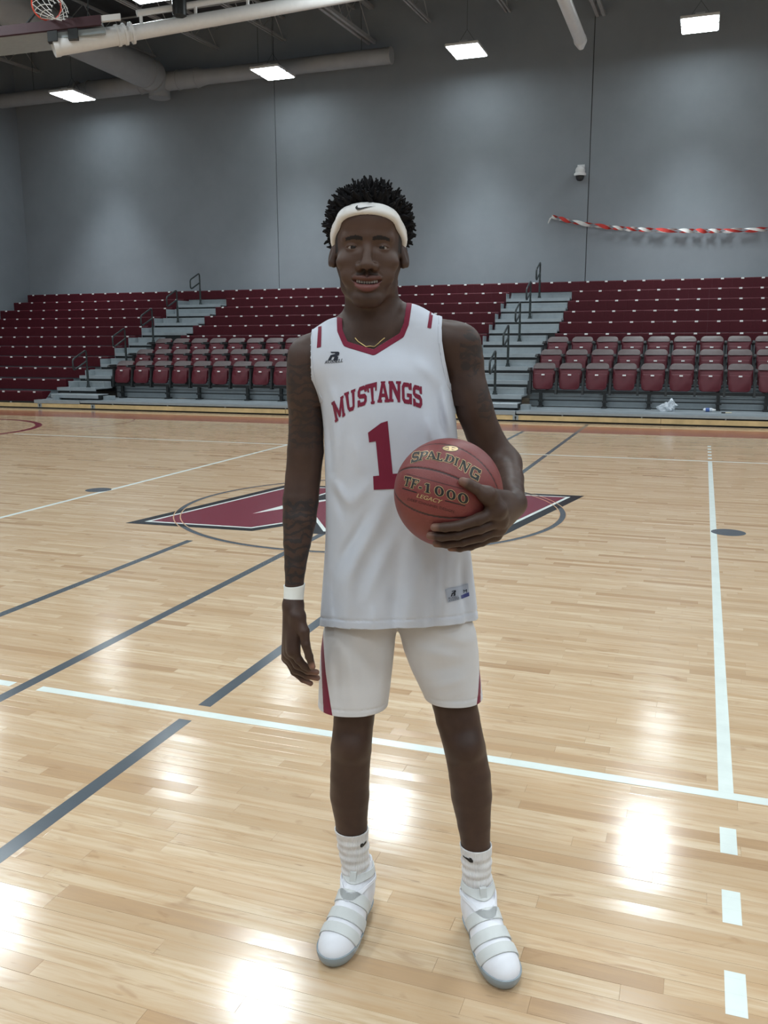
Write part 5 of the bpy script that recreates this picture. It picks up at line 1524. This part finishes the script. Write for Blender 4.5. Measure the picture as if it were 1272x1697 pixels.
M['ball_black'] = plain('ball_print_black', (.010,.008,.008), .45); M['ball_gold'] = plain('ball_print_gold', (.50,.36,.18), .4, .35); M['ball_red'] = plain('ball_print_darkred', (.055,.010,.010), .5)
def bh(off): return lambda px, py: on_ball(px, py, off)-BALL_C
def bq_(tris, q): return quad_map(tris, [bp(*x) for x in q])
def grow(q, g):
    c = np.mean(np.array(q, float), 0); return [tuple(np.array(x)+(np.array(x)-c)/np.linalg.norm(np.array(x)-c)*g) for x in q]
def serif(ch):
    """bold serif capital drawn from strokes in a unit cell"""
    S = .10
    D = {'P': R_(.12,.42,0,1)+R_(0,.56,0,S)+R_(0,.5,1-S,1)+P_((.40,1),(.78,1),(1,.84),(1,.62),(.78,.44),(.40,.44),(.40,.56),(.62,.56),(.70,.64),(.70,.80),(.62,.88),(.40,.88)),
         'A': P_((.38,1),(.62,1),(1,0),(.68,0),(.46,.72),(.20,0),(.08,0))+R_(.22,.72,.24,.38)+R_(0,.36,0,S)+R_(.56,1,0,S),
         'L': R_(.14,.46,0,1)+R_(0,.62,1-S,1)+R_(0,1,0,.14)+P_((1,0),(1,.34),(.88,.34),(.74,.12)),
         'D': R_(.10,.38,0,1)+R_(0,.4,0,.12)+R_(0,.4,1-.12,1)+P_((.36,1),(.70,1),(1,.74),(1,.26),(.70,0),(.36,0),(.36,.12),(.58,.12),(.72,.30),(.72,.70),(.58,.88),(.36,.88)),
         'I': R_(.25,.75,0,1)+R_(0,1,0,.12)+R_(0,1,.88,1), 'N': R_(.10,.26,0,1)+R_(.78,.92,0,1)+R_(0,.38,0,S)+R_(.62,1,1-S,1)+P_((.05,1),(.36,1),(.92,.22),(.92,0),(.80,0),(.05,.92)),
         'G': BLK['G'], 'S': BLK['S'], 'T': BLK['T'], 'F': R_(.12,.46,0,1)+R_(0,.60,0,S)+R_(0,1,.87,1)+R_(.40,.80,.44,.58)+R_(.72,.82,.34,.68)+R_(.88,1,.68,.9),
         '1': R_(.30,.74,0,1)+R_(.08,.96,0,.10)+P_((.30,1),(.30,.84),(.05,.76),(.05,.86)), '-': R_(0,1,0,1),
         '0': [t for k in range(20) for t in (lambda a, b: [((.5+.5*math.cos(a), .5+.5*math.sin(a)), (.5+.5*math.cos(b), .5+.5*math.sin(b)), (.5+.20*math.cos(b), .5+.36*math.sin(b))), ((.5+.5*math.cos(a), .5+.5*math.sin(a)), (.5+.20*math.cos(b), .5+.36*math.sin(b)), (.5+.20*math.cos(a), .5+.36*math.sin(a)))])(2*math.pi*k/20, 2*math.pi*(k+1)/20)]}
    return D[ch]
WORD = [('S',(272,252),(332,243),(322,325),(255,345)),('P',(336,248),(412,240),(378,316),(316,324)),('A',(405,240),(462,242),(470,314),(382,310)),('L',(478,252),(532,262),(522,330),(466,318)),
        ('D',(558,262),(634,288),(610,348),(532,326)),('I',(634,292),(668,306),(646,370),(616,356)),('N',(688,310),(768,355),(724,430),(656,386)),('G',(774,360),(852,404),(824,498),(744,452)),
        ('T',(205,452),(266,462),(236,542),(198,532)),('F',(268,470),(332,486),(290,564),(250,553)),('-',(325,540),(350,546),(347,561),(322,556)),('1',(372,508),(430,522),(420,600),(370,588)),
        ('0',(456,530),(536,546),(536,630),(456,616)),('0',(556,560),(636,577),(636,662),(556,644)),('0',(652,586),(742,606),(742,694),(652,674))]
for ch, *q in WORD:
    tr = serif(ch)
    for dx, dy in ((-4.5,0),(4.5,0),(0,-4.5),(0,4.5)): pass
    edge = [t for dx, dy in ((-4,-2),(4,2),(-2,4),(2,-4)) for t in bq_(tr, [(x+dx, y+dy) for x, y in q])]
    decal('letter_edge', edge, bh(.0004), M['ball_gold'], bt, 4)
    decal('letter', bq_(tr, q), bh(.0008), M['ball_black'], bt, 4)
decal('model_name', bq_(bold(text_tris('LEGACY', .15), .01), [(312,598),(524,655),(508,686),(304,632)]), bh(.0006), M['ball_gold'], bt, 3)
decal('small_print', bq_(text_tris('DEEP CHANNEL DESIGN'), [(232,636),(622,742),(618,764),(229,656)]), bh(.0005), M['ball_red'], bt, 3)
def stripe(name, a, b, w, mat, off): 
    a, b = np.array(a, float), np.array(b, float); n = np.array([-(b-a)[1], (b-a)[0]]); n = n/np.linalg.norm(n)*w
    decal(name, poly_tris([bp(*(a-n)), bp(*(b-n)), bp(*(b+n)), bp(*(a+n))]), bh(off), mat, bt, 4)
stripe('print_rule', (220,433), (700,562), 3, M['ball_red'], .0005); stripe('print_rule', (186,556), (306,592), 4, M['ball_black'], .0005); stripe('print_rule', (545,660), (716,704), 4, M['ball_black'], .0005)
ov = lambda rx, ry, n=28: [bp(590+rx*math.cos(2*math.pi*k/n), 220+ry*math.sin(2*math.pi*k/n)+.04*rx*math.cos(2*math.pi*k/n)) for k in range(n)]
decal('oval_mark', poly_tris(ov(71,26)), bh(.0005), M['ball_black'], bt, 4); decal('oval_mark', poly_tris(ov(66,22)), bh(.0008), M['ball_gold'], bt, 4)
decal('oval_mark', poly_tris(ov(50,14)), bh(.0011), M['ball_red'], bt, 4)
decal('oval_mark', bq_(bold(text_tris('1'), .15), [(578,205),(600,208),(598,236),(576,233)]), bh(.0014), M['ball_gold'], bt, 3)
decal('oval_mark', poly_tris([bp(*q) for q in [(535,218),(572,212),(572,226),(545,228)]]), bh(.0014), M['ball_gold'], bt, 3); decal('oval_mark', poly_tris([bp(*q) for q in [(604,214),(645,220),(636,232),(604,228)]]), bh(.0014), M['ball_gold'], bt, 3)
